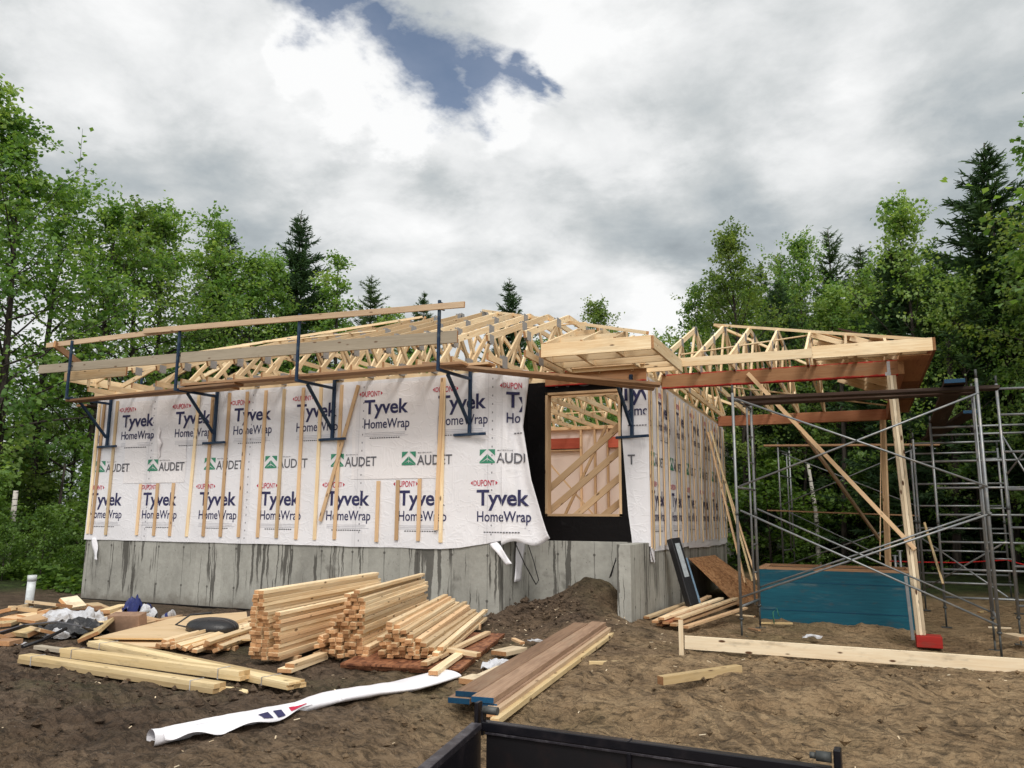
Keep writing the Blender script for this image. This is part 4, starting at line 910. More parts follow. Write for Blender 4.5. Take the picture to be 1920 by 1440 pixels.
for k in range(4):
    c = Vector((-3.62 + .012 * k, 7.10 - .02 * k, .03 + .017 * k)); u = Vector((-.98, -.2, 0)) * 1.22; v = Vector((-.24, .97, 0)) * 2.44
    sheet('chipboard_sheet', ('wet brown chipboard sheet on top of the pile under the wide stack', 'wet brown chipboard sheet second from the top under the wide stack', 'wet brown chipboard sheet third from the top under the wide stack', 'wet brown chipboard sheet lowest under the wide stack')[3 - k], 'chipboard', [c, c + v, c + v + u, c + u], .0155, 'osb_wet')
def off_board(a, b, wd, th, mt, label, cat='board', up=(0, 0, 1)): return single('board_offcut', label, cat, a, b, wd, th, mt, up)
off_board(P(812, 1262, z=.125), P(868, 1222, z=.125), .09, .038, 'wood_cream', 'cream offcut on the brown chipboard beside the wide stack')
off_board(P(795, 1245, z=.125), P(915, 1186, z=.125), .07, .038, 'wood_cream', 'long cream board along the right edge of the wide stack')
off_board(P(840, 1218, z=.155), P(898, 1228, z=.14), .08, .04, 'wood_cream', 'short cream offcut lying across another on the brown chipboard')
off_board(P(935, 1225, z=.08), P(975, 1216, z=.08), .20, .045, 'wood_board', 'square cream block beside the brown chipboard corner')
off_board(P(873, 1278, z=.06), P(898, 1270, z=.06), .15, .05, 'wood_board', 'small cream block in front of the brown beam stack')
off_board(P(905, 1270, z=.05), P(945, 1252, z=.06), .16, .03, 'wood_board', 'splintered cream block between paper scraps and brown beams')
off_board(P(962, 1198, z=.05), P(980, 1206, z=.04), .06, .03, 'wood_warm', 'tiny tan offcut right of the brown chipboard')
# brown laminated beams with blue ends
DL = Vector((-.095, .9955, 0)); GL = 'brown laminated beams with blue ends'
for (x, y, z, wd, L, mt, end, lb) in ((-2.99, 5.86, .085, .185, 3.5, 'wood_lvl', 'paint_blue_end', 'brown laminated beam with blue end, lower left of its stack'), (-2.945, 5.90, .131, .185, 4.0, 'wood_lvl', 'paint_blue_end', 'pale brown laminated beam with blue end, top left of its stack'),
        (-2.755, 5.80, .125, .185, 4.35, 'wood_lvl', 'paint_blue_end', 'brown laminated beam with blue end, top right of its stack'), (-2.735, 5.82, .079, .185, 4.3, 'wood_lvl', 'paint_blue_end', 'brown laminated beam with blue end hidden below the top right one'),
        (-2.64, 5.66, .062, .12, 4.5, 'wood_rail', 'wood_end', 'yellow board along the right edge of the brown beam stack, inner one'), (-2.56, 5.60, .03, .07, 4.55, 'wood_yellow', 'wood_end_light', 'yellow board along the right edge of the brown beam stack, outermost')):
    a = Vector((x, y, z)); single('laminated_beam' if 'blue' in lb else 'timber_board', lb, 'beam' if 'blue' in lb else 'board', a, a + DL * L + Vector((0, 0, .06 if z > .05 else .04)), wd, .0445, mt, me=end, group=GL if 'blue' in lb else None)

# ------------------------------------------------------------------ white wrap roll on the mud
path = [P(283, 1384, z=.06), P(330, 1374, z=.06), P(390, 1361, z=.06), P(480, 1344, z=.06), P(560, 1327, z=.06), P(620, 1308, z=.07), P(690, 1296, z=.07), P(760, 1286, z=.06), P(842, 1264, z=.07)]
def along(pth, b):
    t = b * (len(pth) - 1); i = min(int(t), len(pth) - 2); return pth[i].lerp(pth[i + 1], t - i), (pth[i + 1] - pth[i]).normalized()
def roll_fn(a, b):
    c, d = along(path, b); sd = Vector((0, 0, 1)).cross(d).normalized(); th = a * 2 * math.pi
    w_ = .06 + .10 * b ** 1.5 + .012 * math.sin(b * 23) + .02 * float(fbm(b * 6, 1, 2)); h_ = .058 - .022 * b + .012 * float(fbm(b * 14, a * 3, 3))
    r = 1 + .12 * float(fbm(math.cos(th) * 1.5 + b * 9, math.sin(th) * 1.5 + 4, 3))
    return c + sd * (math.cos(th) * w_ * r) + Vector((0, 0, max(-.05, math.sin(th) * h_ * r)))
rl = thing('wrap_roll', 'long flattened roll of white wrap lying on the mud in front of the lumber', 'wrap roll', tuple(path[4] - Vector((0, 0, .05))))
mb = MB(); mb.grid(roll_fn, 22, 90); mb.build('roll', 'wrap_clean', rl)
def flapr(a, b):
    c, d = along(path, .04 + b * .52); sd = Vector((0, 0, 1)).cross(d).normalized()
    return c - sd * (.03 + a * (.05 + .15 * math.sin(math.pi * min(1, b * 1.1)) ** 1.2)) + Vector((0, 0, .035 - .03 * a + .02 * math.sin(b * 19 + a * 4) * a))
mb = MB(); mb.grid(flapr, 6, 50); fl_ = mb.build('loose_flap', 'wrap_clean', rl, solid=.003)
def fr_roll(u, v): p = flapr(min(1, max(0, v)), min(1, max(0, u))); return p + Vector((0, 0, .009))
mb = MB()
for (x0, wd, mi) in ((.62, .05, 0), (.70, .05, 0)):
    mb.add([fr_roll(x0 + wd * i / 6, .35 + .5 * j) for j in (0, 1) for i in range(7)], [(i, i + 1, i + 8, i + 7) for i in range(6)], mi)
mb.build('printed_stroke', PM, fl_)
mb = MB(); mb.add([fr_roll(.80 + .1 * i / 5, .25 + .4 * j) for j in (0, 1) for i in range(6)], [(i, i + 1, i + 7, i + 6) for i in range(5)], 2); mb.build('printed_stroke', PM, fl_)

# ------------------------------------------------------------------ black trailer box at the bottom edge
A_, B_ = P(913, 1352, z=.50), P(1540, 1436, z=.50)
tr = thing('dump_trailer', 'black steel trailer box with worn rims at the bottom edge of the view', 'trailer', ((A_.x + B_.x) / 2, (A_.y + B_.y) / 2 - .6, .0))
dt = (B_ - A_).normalized(); nt = Vector((dt.y, -dt.x, 0)); zv = Vector((0, 0, 1))
def tb(nm, a, b, wd, th, mt, up=(0, 0, 1), par=None, bev=.004): m_ = MB(); m_.bar(a, b, wd, th, up); return m_.build(nm, mt, par or tr, bevel=bev)
back = tb('back_panel', A_ - zv * .27, B_ - zv * .27, .012, .50, 'trailer_rust')
tb('back_rim', A_ - zv * .022 - dt * .02, B_ - zv * .022 + dt * .04, .05, .045, 'trailer_black', par=back)
tb('rim_lip', A_ - zv * .052 + nt * .018, B_ - zv * .052 + nt * .018, .008, .012, 'trailer_edge', par=back, bev=.002)
mid = A_.lerp(B_, .475); tb('panel_rib', mid + nt * .016 - zv * .05, mid + nt * .016 - zv * .52, .022, .02, 'trailer_black', tuple(dt), par=back)
mid = A_.lerp(B_, .475) - dt * 0; tb('rim_joint', mid + zv * .003 + nt * .03, mid + zv * .003 - nt * .026, .006, .004, 'trailer_edge', par=back, bev=0)
gd = (P(806, 1446, z=.49) - A_).normalized(); g0, g1 = A_ - dt * .03 + nt * .03, A_ - dt * .03 + nt * .03 + gd * 1.5
gate = tb('gate_panel', g0 - zv * .27, g1 - zv * .27, .03, .48, 'trailer_black', bev=.006)
tb('gate_rim', g0 - zv * .02 - dt * .012, g1 - zv * .02 - dt * .012, .055, .03, 'trailer_edge', par=gate)
m_ = MB(); c = g0 + gd * .33 - zv * .20 + dt * .02; m_.tube([c, c + dt * .03], .02, 10); m_.build('gate_bolt', 'steel_galv', gate)
sd1 = B_ + dt * .03; tb('side_panel', sd1 - zv * .27, sd1 - zv * .27 + nt * 1.6, .012, .50, 'trailer_rust')
tb('bed', A_.lerp(B_, .5) - zv * .53, A_.lerp(B_, .5) - zv * .53 + nt * 1.6, (B_ - A_).length, .01, 'trailer_rust')
m_ = MB(); c = A_ - dt * .01 + zv * .05 - nt * .01; m_.tube([c - dt * .015, c + dt * .065], .020, 14); h_ = m_.build('hinge_barrel', 'steel_dull', tr)
m_ = MB(); m_.bar(c - dt * .045 - zv * .10, c - dt * .045 + zv * .035, .055, .02, tuple(dt)); m_.bar(c - dt * .015 - zv * .12, c - dt * .015 + zv * .0, .04, .016, tuple(dt)); m_.build('hinge_lug', 'trailer_black', tr, bevel=.004)
c = B_ + zv * .035 - nt * .01; m_ = MB(); m_.tube([c - dt * .02, c + dt * .04], .021, 14); m_.tube([c - dt * .045, c - dt * .02], .013, 10); m_.build('hinge_barrel', 'steel_dull', tr)
m_ = MB(); m_.bar(c + dt * .065 - zv * .12, c + dt * .065 + zv * .04, .06, .03, tuple(dt)); m_.build('hinge_lug', 'trailer_black', tr, bevel=.006)

# ------------------------------------------------------------------ blue box and scaffolding on the right
bx = thing('blue_crate', 'large blue painted wooden crate with a bare timber rim under the carport', 'crate', (-.5, 14.85, -.2))
bx0, bx1, by0, by1, bz0, bz1 = -1.63, .76, 14.2, 15.35, -.28, .70
for nm, a, b in (('front_panel', (bx0, by0, bz0), (bx1, by0 + .03, bz1)), ('back_panel', (bx0, by1 - .03, bz0), (bx1, by1, bz1)), ('side_panel', (bx0 + .001, by0 + .031, bz0), (bx0 + .031, by1 - .031, bz1)), ('side_panel', (bx1 - .031, by0 + .031, bz0), (bx1 - .001, by1 - .031, bz1))):
    m_ = MB(); m_.box(a, b); m_.build(nm, 'paint_blue', bx)
m_ = MB(); m_.box((bx0 + .03, by0 + .03, bz1 - .12), (bx1 - .03, by1 - .03, bz1 - .1)); m_.build('lid', 'wood_plank', bx)
for a, b in (((bx0, by0 + .06, bz1 + .021), (bx1, by0 + .06, bz1 + .021)), ((bx0, by1 - .06, bz1 + .021), (bx1, by1 - .06, bz1 + .021))):
    m_ = MB(); m_.bar(a, b, .12, .04, (0, 0, 1), 0, 1); m_.build('rim_board', ['wood_plank', 'wood_end'], bx)
for x in (bx0 + .06, bx1 - .06): m_ = MB(); m_.bar((x, by0 + .121, bz1 + .02), (x, by1 - .121, bz1 + .02), .12, .04, (0, 0, 1), 0, 1); m_.build('rim_board', ['wood_plank', 'wood_end'], bx)
for z in (.50, .05): m_ = MB(); m_.box((bx0 + .002, by0 - .006, z), (bx1 - .002, by0 - .0005, z + .006)); m_.build('seam', 'paint_blue_end', bx)
GS_ = 'steel scaffold frames'
def frame(p, q, ztop, label, rung=.45, ladder=True, inner=.32, nm_h=(0.0,)):
    p, q = Vector(p), Vector(q); d = (q - p); d.z = 0; L = d.length; d.normalize()
    t = thing('scaffold', label, 'scaffold', (p.x, p.y, p.z), GS_)
    def tub(nm, a, b, r=.021): m_ = MB(); m_.tube([a, b], r, 9); return m_.build(nm, 'steel_galv', t)
    for e in (p, q):
        l_ = tub('leg', (e.x, e.y, e.z + .28), (e.x, e.y, ztop)); m_ = MB(); m_.tube([(e.x, e.y, e.z - .02), (e.x, e.y, e.z + .34)], .014, 8); m_.tube([(e.x, e.y, e.z + .27), (e.x, e.y, e.z + .30)], .03, 8); gz_ = G(e.x, e.y); m_.tube([(e.x, e.y, gz_ - .05), (e.x, e.y, e.z)], .014, 8); m_.box((e.x - .075, e.y - .075, gz_ + .005), (e.x + .075, e.y + .075, gz_ + .013)); m_.build('screw_jack', 'steel_dull', l_)
        m_ = MB(); m_.tube([(e.x, e.y, ztop - .0), (e.x, e.y, ztop + .12)], .016, 8); m_.tube([(e.x, e.y, (p.z + ztop) / 2 - .03), (e.x, e.y, (p.z + ztop) / 2 + .03)], .027, 9); m_.build('coupling_pin', 'steel_dull', l_)
    i0 = q - d * inner; 
    zz = p.z + .45
    if ladder: tub('inner_post', (i0.x, i0.y, p.z + .4), (i0.x, i0.y, ztop - .1), .016)
    k = 0
    while zz < ztop:
        if ladder and k % 4: tub('rung', (i0.x, i0.y, zz), (q.x, q.y, zz), .013)
        else: tub('crossbar', (p.x, p.y, zz), (q.x, q.y, zz), .018)
        zz += rung; k += 1
    tub('crossbar', (p.x, p.y, ztop - .08), (q.x, q.y, ztop - .08), .018)
    return t
frame((-1.63, 11.9, -.15), (-1.52, 13.15, -.08), 3.36, 'galvanised scaffold frame beside the leaning boards at the house corner', .42)
frame((1.51, 11.9, -.15), (1.60, 13.15, -.1), 3.38, 'galvanised scaffold frame at the right end of the front cross braces', .42)
frame((1.17, 15.0, -.15), (2.75, 15.0, -.1), 3.15, 'galvanised scaffold frame standing right behind the front right one', .44, False)
frame((.98, 16.5, -.02), (2.42, 16.5, .0), 3.02, 'galvanised scaffold frame with a ladder post behind the crate', .44, True, .35)
frame((-1.77, 20.5, .35), (-1.60, 21.7, .4), 3.3, 'far galvanised scaffold frame standing at the forest edge behind the crate', .45)
frame((1.02, 18.1, .05), (2.55, 18.1, .1), 2.95, 'farther galvanised scaffold frame seen through the ladder frame at the right', .44, False)
frame((1.98, 13.6, -.12), (3.5, 13.7, -.1), 3.55, 'galvanised scaffold frame cut off by the right edge of the photo', .55, False)
GB = 'scaffold cross braces'
def crossbrace(ps, label):
    t = thing('cross_brace', label, 'cross brace', tuple(ps[0][0]), GB)
    for k, (a, b) in enumerate(ps): m_ = MB(); o_ = Vector((0, .02 * k, 0)); m_.tube([a + o_, b + o_], .014, 8); m_.build('brace_tube', 'steel_galv', t)
    m_ = MB(); (a, b), (c_, d_) = ps; u = ((a.z - c_.z) / ((a.z - c_.z) - (b.z - d_.z))); x = a.lerp(b, u); m_.tube([x - Vector((0, .02, 0)), x + Vector((0, .045, 0))], .012, 8); m_.build('pivot_bolt', 'steel_dull', t)
y_ = 11.87
crossbrace(((P(1380, 748, y=y_), P(1852, 912, y=y_)), (P(1386, 912, y=y_), P(1836, 736, y=y_))), 'upper front cross brace between the two nearest scaffold frames')
crossbrace(((P(1388, 957, y=y_), P(1870, 1172, y=y_)), (P(1390, 1120, y=y_), P(1860, 962, y=y_))), 'lower front cross brace between the two nearest scaffold frames')
dv = Vector((.09, 1.28, .04)); 
crossbrace(((P(1388, 957, y=y_) + dv, P(1870, 1172, y=y_) + dv), (P(1390, 1120, y=y_) + dv, P(1860, 962, y=y_) + dv)), 'lower rear cross brace between the two nearest scaffold frames')
crossbrace(((P(1466, 850, y=20.5), P(1722, 950, y=20.2)), (P(1470, 945, y=20.5), P(1718, 840, y=20.2))), 'upper cross brace far behind the crate at the forest edge')
crossbrace(((P(1468, 955, y=20.5), P(1722, 1075, y=20.2)), (P(1472, 1060, y=20.5), P(1720, 975, y=20.2))), 'lower cross brace far behind the crate at the forest edge')
crossbrace(((P(1878, 815, y=14.6), P(1950, 930, y=14.2)), (P(1880, 900, y=14.6), P(1950, 810, y=14.2))), 'short cross brace running off the right edge of the photo')
crossbrace(((P(1722, 1005, y=16.4), P(1890, 1120, y=15.0)), (P(1724, 1110, y=16.4), P(1888, 1015, y=15.0))), 'low cross brace among the right frames behind the carport post')
single('scaffold_plank', 'dark scaffold plank across the two nearest frames, front one', 'plank', P(1366, 749, y=12.2), P(1872, 727, y=12.2), .24, .045, 'wood_dark', group='dark planks on the steel scaffold')
single('scaffold_plank', 'dark scaffold plank across the two nearest frames, rear one', 'plank', P(1366, 749, y=12.2) + Vector((.2, .32, -.03)), P(1872, 727, y=12.2) + Vector((-.2, .32, 0)), .24, .045, 'wood_dark', group='dark planks on the steel scaffold')
a = P(1790, 714, y=11.95); single('scaffold_plank', 'dark plank with a blue end lying high across the right frames', 'plank', a, a + Vector((.05, 4.3, -.28)), .25, .055, 'wood_dark', me='paint_blue_end', group='dark planks with blue ends')
a = P(1822, 772, y=14.6); single('scaffold_plank', 'dark plank with a blue end lower behind the high one', 'plank', a, a + Vector((-.4, 3.6, -.1)), .25, .05, 'wood_dark', me='paint_blue_end', group='dark planks with blue ends')
single('scaffold_plank', 'far brown plank on the scaffold at the forest edge, upper one', 'plank', P(1433, 836, y=20.6), P(1762, 834, y=20.4), .24, .045, 'wood_plank', group='far planks at the forest edge')
single('scaffold_plank', 'thin far brown plank on the scaffold at the forest edge, lower one', 'plank', P(1440, 957, y=20.3), P(1722, 967, y=20.0), .24, .03, 'wood_plank', group='far planks at the forest edge')
single('prop_stick', 'thin pale stick leaning inside the scaffold right of the posts', 'stick', P(1733, 980, y=15.6), P(1768, 1095, y=14.9), .035, .03, 'wood_yellow')
for k, (px, py) in enumerate(((1678, 1042), (1687, 1033))):
    m_ = MB(); a = P(px, py, y=16.0); m_.tube([a, (a.x, a.y, .1)], .022, 9); m_.tube([a - Vector((.05, 0, 0)), a + Vector((.05, 0, 0))], .012, 8); tag(m_.build('screw_jack', 'steel_galv', None, (a.x, a.y, .1)), ('shorter' if k == 0 else 'taller') + ' steel screw jack standing behind the crate', 'jack')
m_ = MB(); pts = [P(1668, 1052, y=17.5), P(1720, 1054, y=17.6), P(1800, 1055, y=17.4), P(1888, 1050, y=17.0), P(1960, 1070, y=16.5)]; m_.tube(pts, .010, 6); m_.build
tag(m_.build('safety_line', 'tape_red', None, pts[0]), 'red string line stretched behind the scaffold at the right', 'string')
single('steel_prop', 'grey steel strut leaning against the front carport post', 'strut', P(1712, 1200, y=13.15), P(1698, 1080, y=13.15), .045, .045, 'steel_galv', me='steel_galv')
# boards leaning at the house corner
for k, (p0, p1, mt) in enumerate(((P(1328, 812, x=-2.88), P(1398, 1095, x=-1.9), 'wood_warm'), (P(1334, 810, x=-2.88), P(1412, 1092, x=-1.85), 'wood_yellow'), (P(1350, 870, x=-2.88), P(1420, 1090, x=-1.9), 'wood_warm'))):
    single('leaning_board', ('brown', 'yellowish', 'short tan')[k] + ' board leaning against the side wall by the scaffold', 'board', p0, p1, .09, .03, mt, (1, 0, .3))
sheet('chipboard_sheet', 'dry orange chipboard sheet leaning on the foundation beside the scaffold', 'chipboard', [P(1292, 1047, x=-2.95), P(1340, 1041, x=-2.95), P(1442, 1115, z=.0), P(1384, 1136, z=.0)], .014, 'osb_dry')
pk = thing('membrane_package', 'tall black package of membrane with a pale label leaning on the foundation', 'package', tuple(P(1300, 1140, z=.12)))
a, b = P(1299, 1136, z=.16), P(1262, 1010, x=-2.84)
mb = MB(); mb.bar(a, b, .20, .12, (.8, -.6, .5)); mb.build('box', 'plastic_black', pk, bevel=.01)
d = (b - a).normalized(); upv = Vector((.8, -.6, .5)); sdv = d.cross(upv).normalized(); uv_ = sdv.cross(d)
mb = MB(); mb.bar(a + d * .45 + uv_ * .062, a + d * 1.0 + uv_ * .062, .10, .003, tuple(uv_)); mb.build('label', 'label_grey', pk)
mb = MB(); o_ = sdv * .125 if sdv.x > 0 else -sdv * .125; mb.bar(a + o_ + d * .02, a + o_ * .95 + d * .75, .05, .10, tuple(uv_)); mb.build('film_wrapper', 'film_blue', pk, bevel=.01)
for k, (p0, p1, mt) in enumerate(((P(1228, 1166, z=.12), P(1330, 1118, z=.15), 'wood_warm'), (P(1240, 1160, z=.17), P(1352, 1122, z=.18), 'wood_cream'), (P(1248, 1168, z=.12), P(1372, 1126, z=.14), 'wood_beam_red'), (P(1262, 1172, z=.10), P(1385, 1128, z=.10), 'wood_warm'),
        (P(1270, 1160, z=.17), P(1380, 1122, z=.16), 'wood_cream'), (P(1212, 1158, z=.10), P(1290, 1130, z=.14), 'wood_cream'), (P(1285, 1176, z=.06), P(1397, 1140, z=.05), 'wood_warm'), (P(1236, 1172, z=.06), P(1330, 1135, z=.06), 'wood_beam_red'))):
    single('scrap_board', ('tan', 'cream', 'dark red', 'narrow tan', 'topmost cream', 'leftmost cream', 'outermost tan', 'lowest dark red')[k] + ' board in the low heap below the black package', 'board', p0, p1, .09, .035, mt, (0, rng.normal() * .2, 1))
# boards lying on the right
a, b = P(1284, 1210, z=.06), P(1940, 1252, z=.045)
single('straightedge_board', 'long pale board set on edge across the mud at the right', 'board', (a.x, a.y, .095), (b.x, b.y + .15, .03), .035, .15, 'wood_board')
a = P(1278, 1228, z=.02); single('wooden_stake', 'pale wooden stake upright at the left end of the long board', 'stake', a - Vector((0, 0, .05)), (a.x, a.y, .40), .05, .03, 'wood_board', (0, 1, 0))
off_board(P(1104, 1243, z=.03), P(1293, 1242, z=.04), .05, .035, 'wood_yellow', 'thin yellow board lying level right of the brown beams')
a, b = P(1238, 1276, z=.06), P(1386, 1254, z=.08); single('timber_post', 'short thick yellowish beam offcut lying alone on the mud', 'beam', a, b, .085, .075, 'wood_yellow')
off_board(P(1373, 1152, z=-.0), P(1415, 1156, z=-.0), .06, .02, 'wood_cream', 'pale offcut on the mud beside the scaffold foot')
off_board(P(1424, 1168, z=-.1), P(1486, 1169, z=-.1), .04, .03, 'wood_yellow', 'thin yellowish offcut at the crate\'s left corner')
off_board(P(1405, 1178, z=-.1), P(1424, 1182, z=-.1), .05, .02, 'wood_plank', 'tiny brown offcut near the scaffold foot')
off_board(P(1892, 1190, z=-.05), P(1925, 1198, z=-.05), .2, .05, 'wood_board', 'pale block end at the right edge of the photo')
off_board(P(1852, 1176, z=-.06), P(1896, 1178, z=-.06), .05, .02, 'wood_board', 'short pale strip by the right scaffold foot')
off_board(P(1835, 1148, z=-.05), P(1880, 1142, z=-.05), .05, .02, 'wood_yellow', 'yellowish strip behind the right scaffold foot')
m_ = MB(); c = P(1454, 1170, z=-.1); m_.tube([c + Vector((-.02, 0, 0)), c + Vector((-.03, 0, .18)), c + Vector((.03, 0, .24)), c + Vector((.06, 0, .12))], .009, 8); tag(m_.build('cable_loop', 'hose_green', None, c), 'small green cable loop in front of the blue crate', 'cable')
for (pts, lb) in (((P(963, 1012, y=11.3), P(985, 1060, y=11.5), P(1005, 1096, y=11.75), P(1010, 1088, y=11.9), P(1000, 1050, y=12.1), P(988, 1015, y=12.15)), 'long black cable loop hanging from the torn wrap in the recess'), ((P(1155, 1046, y=12.1), P(1146, 1080, y=11.9), P(1143, 1083, y=11.8), P(1150, 1062, y=11.7), P(1155, 1050, y=11.6)), 'short black cable loop hanging beside the narrow concrete wall end')):
    m_ = MB(); m_.tube(pts, .008, 8); tag(m_.build('cable', 'plastic_black', None, pts[2]), lb, 'cable')
# ------------------------------------------------------------------ vent pipe and the rubbish heap on the left
q = P(52, 1147, z=-.02); m_ = MB(); m_.tube([(q.x, q.y, -.15), (q.x + .02, q.y, .50)], .062, 18); vp = thing('vent_pipe', 'white plastic pipe standing upright at the forest edge on the left', 'pipe', (q.x, q.y, -.02)); m_.build('pipe', 'pvc', vp)
m_ = MB(); m_.tube([(q.x + .02, q.y, .46), (q.x + .02, q.y, .55)], .068, 18); m_.build('cap', 'pvc', vp)
LBL = ['cream', 'tan', 'pale', 'yellowish', 'brown']
MTS = ['wood_cream', 'wood_warm', 'wood_board', 'wood_yellow', 'wood_plank']
heap = [(0, 1150, 46, 1141, .20, 0), (20, 1142, 75, 1150, .22, 0), (62, 1132, 120, 1140, .24, 2), (80, 1150, 140, 1136, .20, 0), (120, 1136, 152, 1132, .26, 2), (15, 1165, 50, 1156, .12, 1), (40, 1160, 84, 1155, .13, 0), (0, 1176, 40, 1162, .10, 3), (48, 1168, 130, 1150, .16, 1), (90, 1155, 170, 1148, .12, 4),
        (140, 1150, 195, 1146, .12, 4), (172, 1142, 196, 1141, .14, 0), (195, 1150, 232, 1140, .14, 3), (200, 1155, 240, 1149, .10, 0), (28, 1186, 62, 1192, .08, 3), (50, 1178, 90, 1190, .10, 0), (0, 1196, 60, 1186, .05, 4), (180, 1172, 210, 1168, .08, 1), (186, 1180, 200, 1162, .10, 0), (165, 1198, 196, 1172, .10, 3), (255, 1172, 290, 1166, .05, 1), (300, 1168, 330, 1160, .05, 1), (0, 1210, 26, 1206, .03, 4)]
HL = ['cream scrap at the left edge, top of the rubbish heap', 'cream scrap left of the white pipe', 'pale scrap tilted just right of the white pipe', 'long cream scrap at the top right of the white pipe', 'pale scrap with a sawn peak at the heap\'s top', 'tan scrap low at the left edge', 'cream scrap in the heap below the white pipe', 'yellowish scrap at the lower left edge', 'tan scrap slanting through the heap\'s middle', 'brown scrap behind the black plastic',
      'brown scrap right of the heap\'s top', 'small cream scrap near the foundation', 'yellowish scrap beside the navy bag', 'cream scrap below the navy bag', 'yellowish scrap in front of the heap', 'cream scrap under the curved grey strip', 'brown scrap at the front left of the heap', 'tan scrap left of the cardboard box', 'cream scrap standing beside the cardboard box', 'yellowish scrap leaning towards the plywood', 'tan scrap near the lying cup', 'tan scrap right of the lying cup', 'brown scrap alone at the lower left edge']
for (x0, y0, x1, y1, z, mi), lb in zip(heap, HL):
    a, b = P(x0, y0, z=z), P(x1, y1, z=z * (.7 + .5 * rng.random())); single('scrap_board', lb, 'board scrap', a + Vector((0, 0, .02)), b + Vector((0, 0, .03)), .13 + .14 * rng.random(), .035 + .02 * rng.random(), MTS[mi], (rng.normal() * .3, rng.normal() * .3, 1), group='board scraps in the rubbish heap')
def crumple(nm, label, cat, c, rx, ry, h, mt, seed, n=16):
    m_ = MB(); c = Vector(c)
    def fn(a, b):
        x, y = a * 2 - 1, b * 2 - 1; r = min(1, math.hypot(x, y)); k = float(fbm(a * 3.2 + seed, b * 3.2 + seed * 2, 4, .6))
        return c + Vector((x * rx * (1 + .3 * k), y * ry * (1 + .3 * float(fbm(b * 3 + seed, a * 3, 2))), h * max(0.02, (1 - r * r) * .7 + .9 * k)))
    m_.grid(fn, n, n, smooth=False); return tag(m_.build(nm, mt, None, c, solid=.003), label, cat)
crumple('plastic_film', 'crumpled white plastic film in the middle of the rubbish heap', 'plastic film', P(125, 1168, z=.10), .45, .25, .18, 'plastic_white', 1)
crumple('plastic_film', 'crumpled white plastic film beside the cardboard box', 'plastic film', P(165, 1172, z=.10), .22, .2, .20, 'plastic_white', 5)
crumple('plastic_film', 'crumpled black and grey plastic film in front of the heap', 'plastic film', P(145, 1190, z=.04), .40, .22, .20, 'plastic_black', 9)
crumple('plastic_film', 'white torn plastic corner under the black film', 'plastic film', P(110, 1195, z=.03), .20, .10, .10, 'plastic_white', 12)
crumple('rubbish_bag', 'navy and white rubbish bag next to the foundation', 'bag', P(250, 1152, z=.08), .16, .16, .32, 'plastic_navy', 15)
crumple('rubbish_bag', 'clear whitish bag right of the navy one', 'bag', P(272, 1160, z=.04), .18, .15, .22, 'plastic_white', 21)
crumple('paper_scrap', 'white paper scrap lying alone at the left in the mud', 'paper', P(22, 1208, z=.02), .13, .08, .05, 'plastic_white', 25, 8)
crumple('paper_scrap', 'crumpled white paper between the chipboard and the brown beams', 'paper', P(940, 1252, z=.04), .16, .14, .08, 'plastic_white', 31)
crumple('paper_scrap', 'white paper shreds in front of the blue crate', 'paper', P(1522, 1196, z=-.08), .12, .07, .05, 'plastic_white', 33, 8)
crumple('paper_scrap', 'white paper shreds at the foot of the dirt mound', 'paper', P(1012, 1202, z=.07), .12, .07, .03, 'plastic_white', 35, 8)
def gz(p, h): return Vector((p.x, p.y, G(p.x, p.y) + h))
m_ = MB(); pts = [P(0, 1188, z=.12), P(50, 1172, z=.22), P(110, 1166, z=.25), P(160, 1176, z=.20), P(188, 1192, z=.06)]; 
for p, q_ in zip(pts[:-1], pts[1:]): m_.bar(p, q_, .11, .012, (0, .3, 1))
tag(m_.build('trim_strip', 'plastic_grey', None, pts[2]), 'long grey bent strip arched over the rubbish heap', 'strip')
m_ = MB(); m_.tube([P(42, 1213, z=.03), P(80, 1200, z=.06), P(125, 1178, z=.16)], .02, 8); tag(m_.build('rubber_hose', 'plastic_black', None, P(80, 1200, z=.05)), 'thin black hose trailing from the heap to the mud', 'hose')
m_ = MB(); m_.tube([P(232, 1160, z=.18), P(278, 1146, z=.22)], .025, 10); tag(m_.build('plastic_tube', 'pvc', None, P(255, 1153, z=.2)), 'short white plastic tube on top of the cardboard box', 'tube')
a = P(208, 1183, z=.03); m_ = MB(); m_.bar((a.x, a.y, .14), (a.x + .42, a.y + .12, .15), .18, .22, (0, -.2, 1)); tag(m_.build('cardboard_box', 'cardboard', None, (a.x + .2, a.y, .03), bevel=.006), 'brown cardboard box among the rubbish near the plywood', 'box')
cu = thing('paper_cup', 'white and blue paper cup lying on its side near the foundation', 'cup', tuple(P(312, 1158, z=.05))); a = P(306, 1160, z=.05); b = a + Vector((.12, .06, .06))
m_ = MB(); m_.tube([a, b], [.05, .065], 14); m_.build('cup', 'plastic_white', cu); m_ = MB(); m_.tube([a.lerp(b, .35), a.lerp(b, .65)], [.0585, .0615], 14, cap=False); m_.build('sleeve', 'plastic_navy', cu); m_ = MB(); m_.tube([b, b + (b - a) * .12], [.07, .068], 14); m_.build('lid', 'plastic_white', cu)
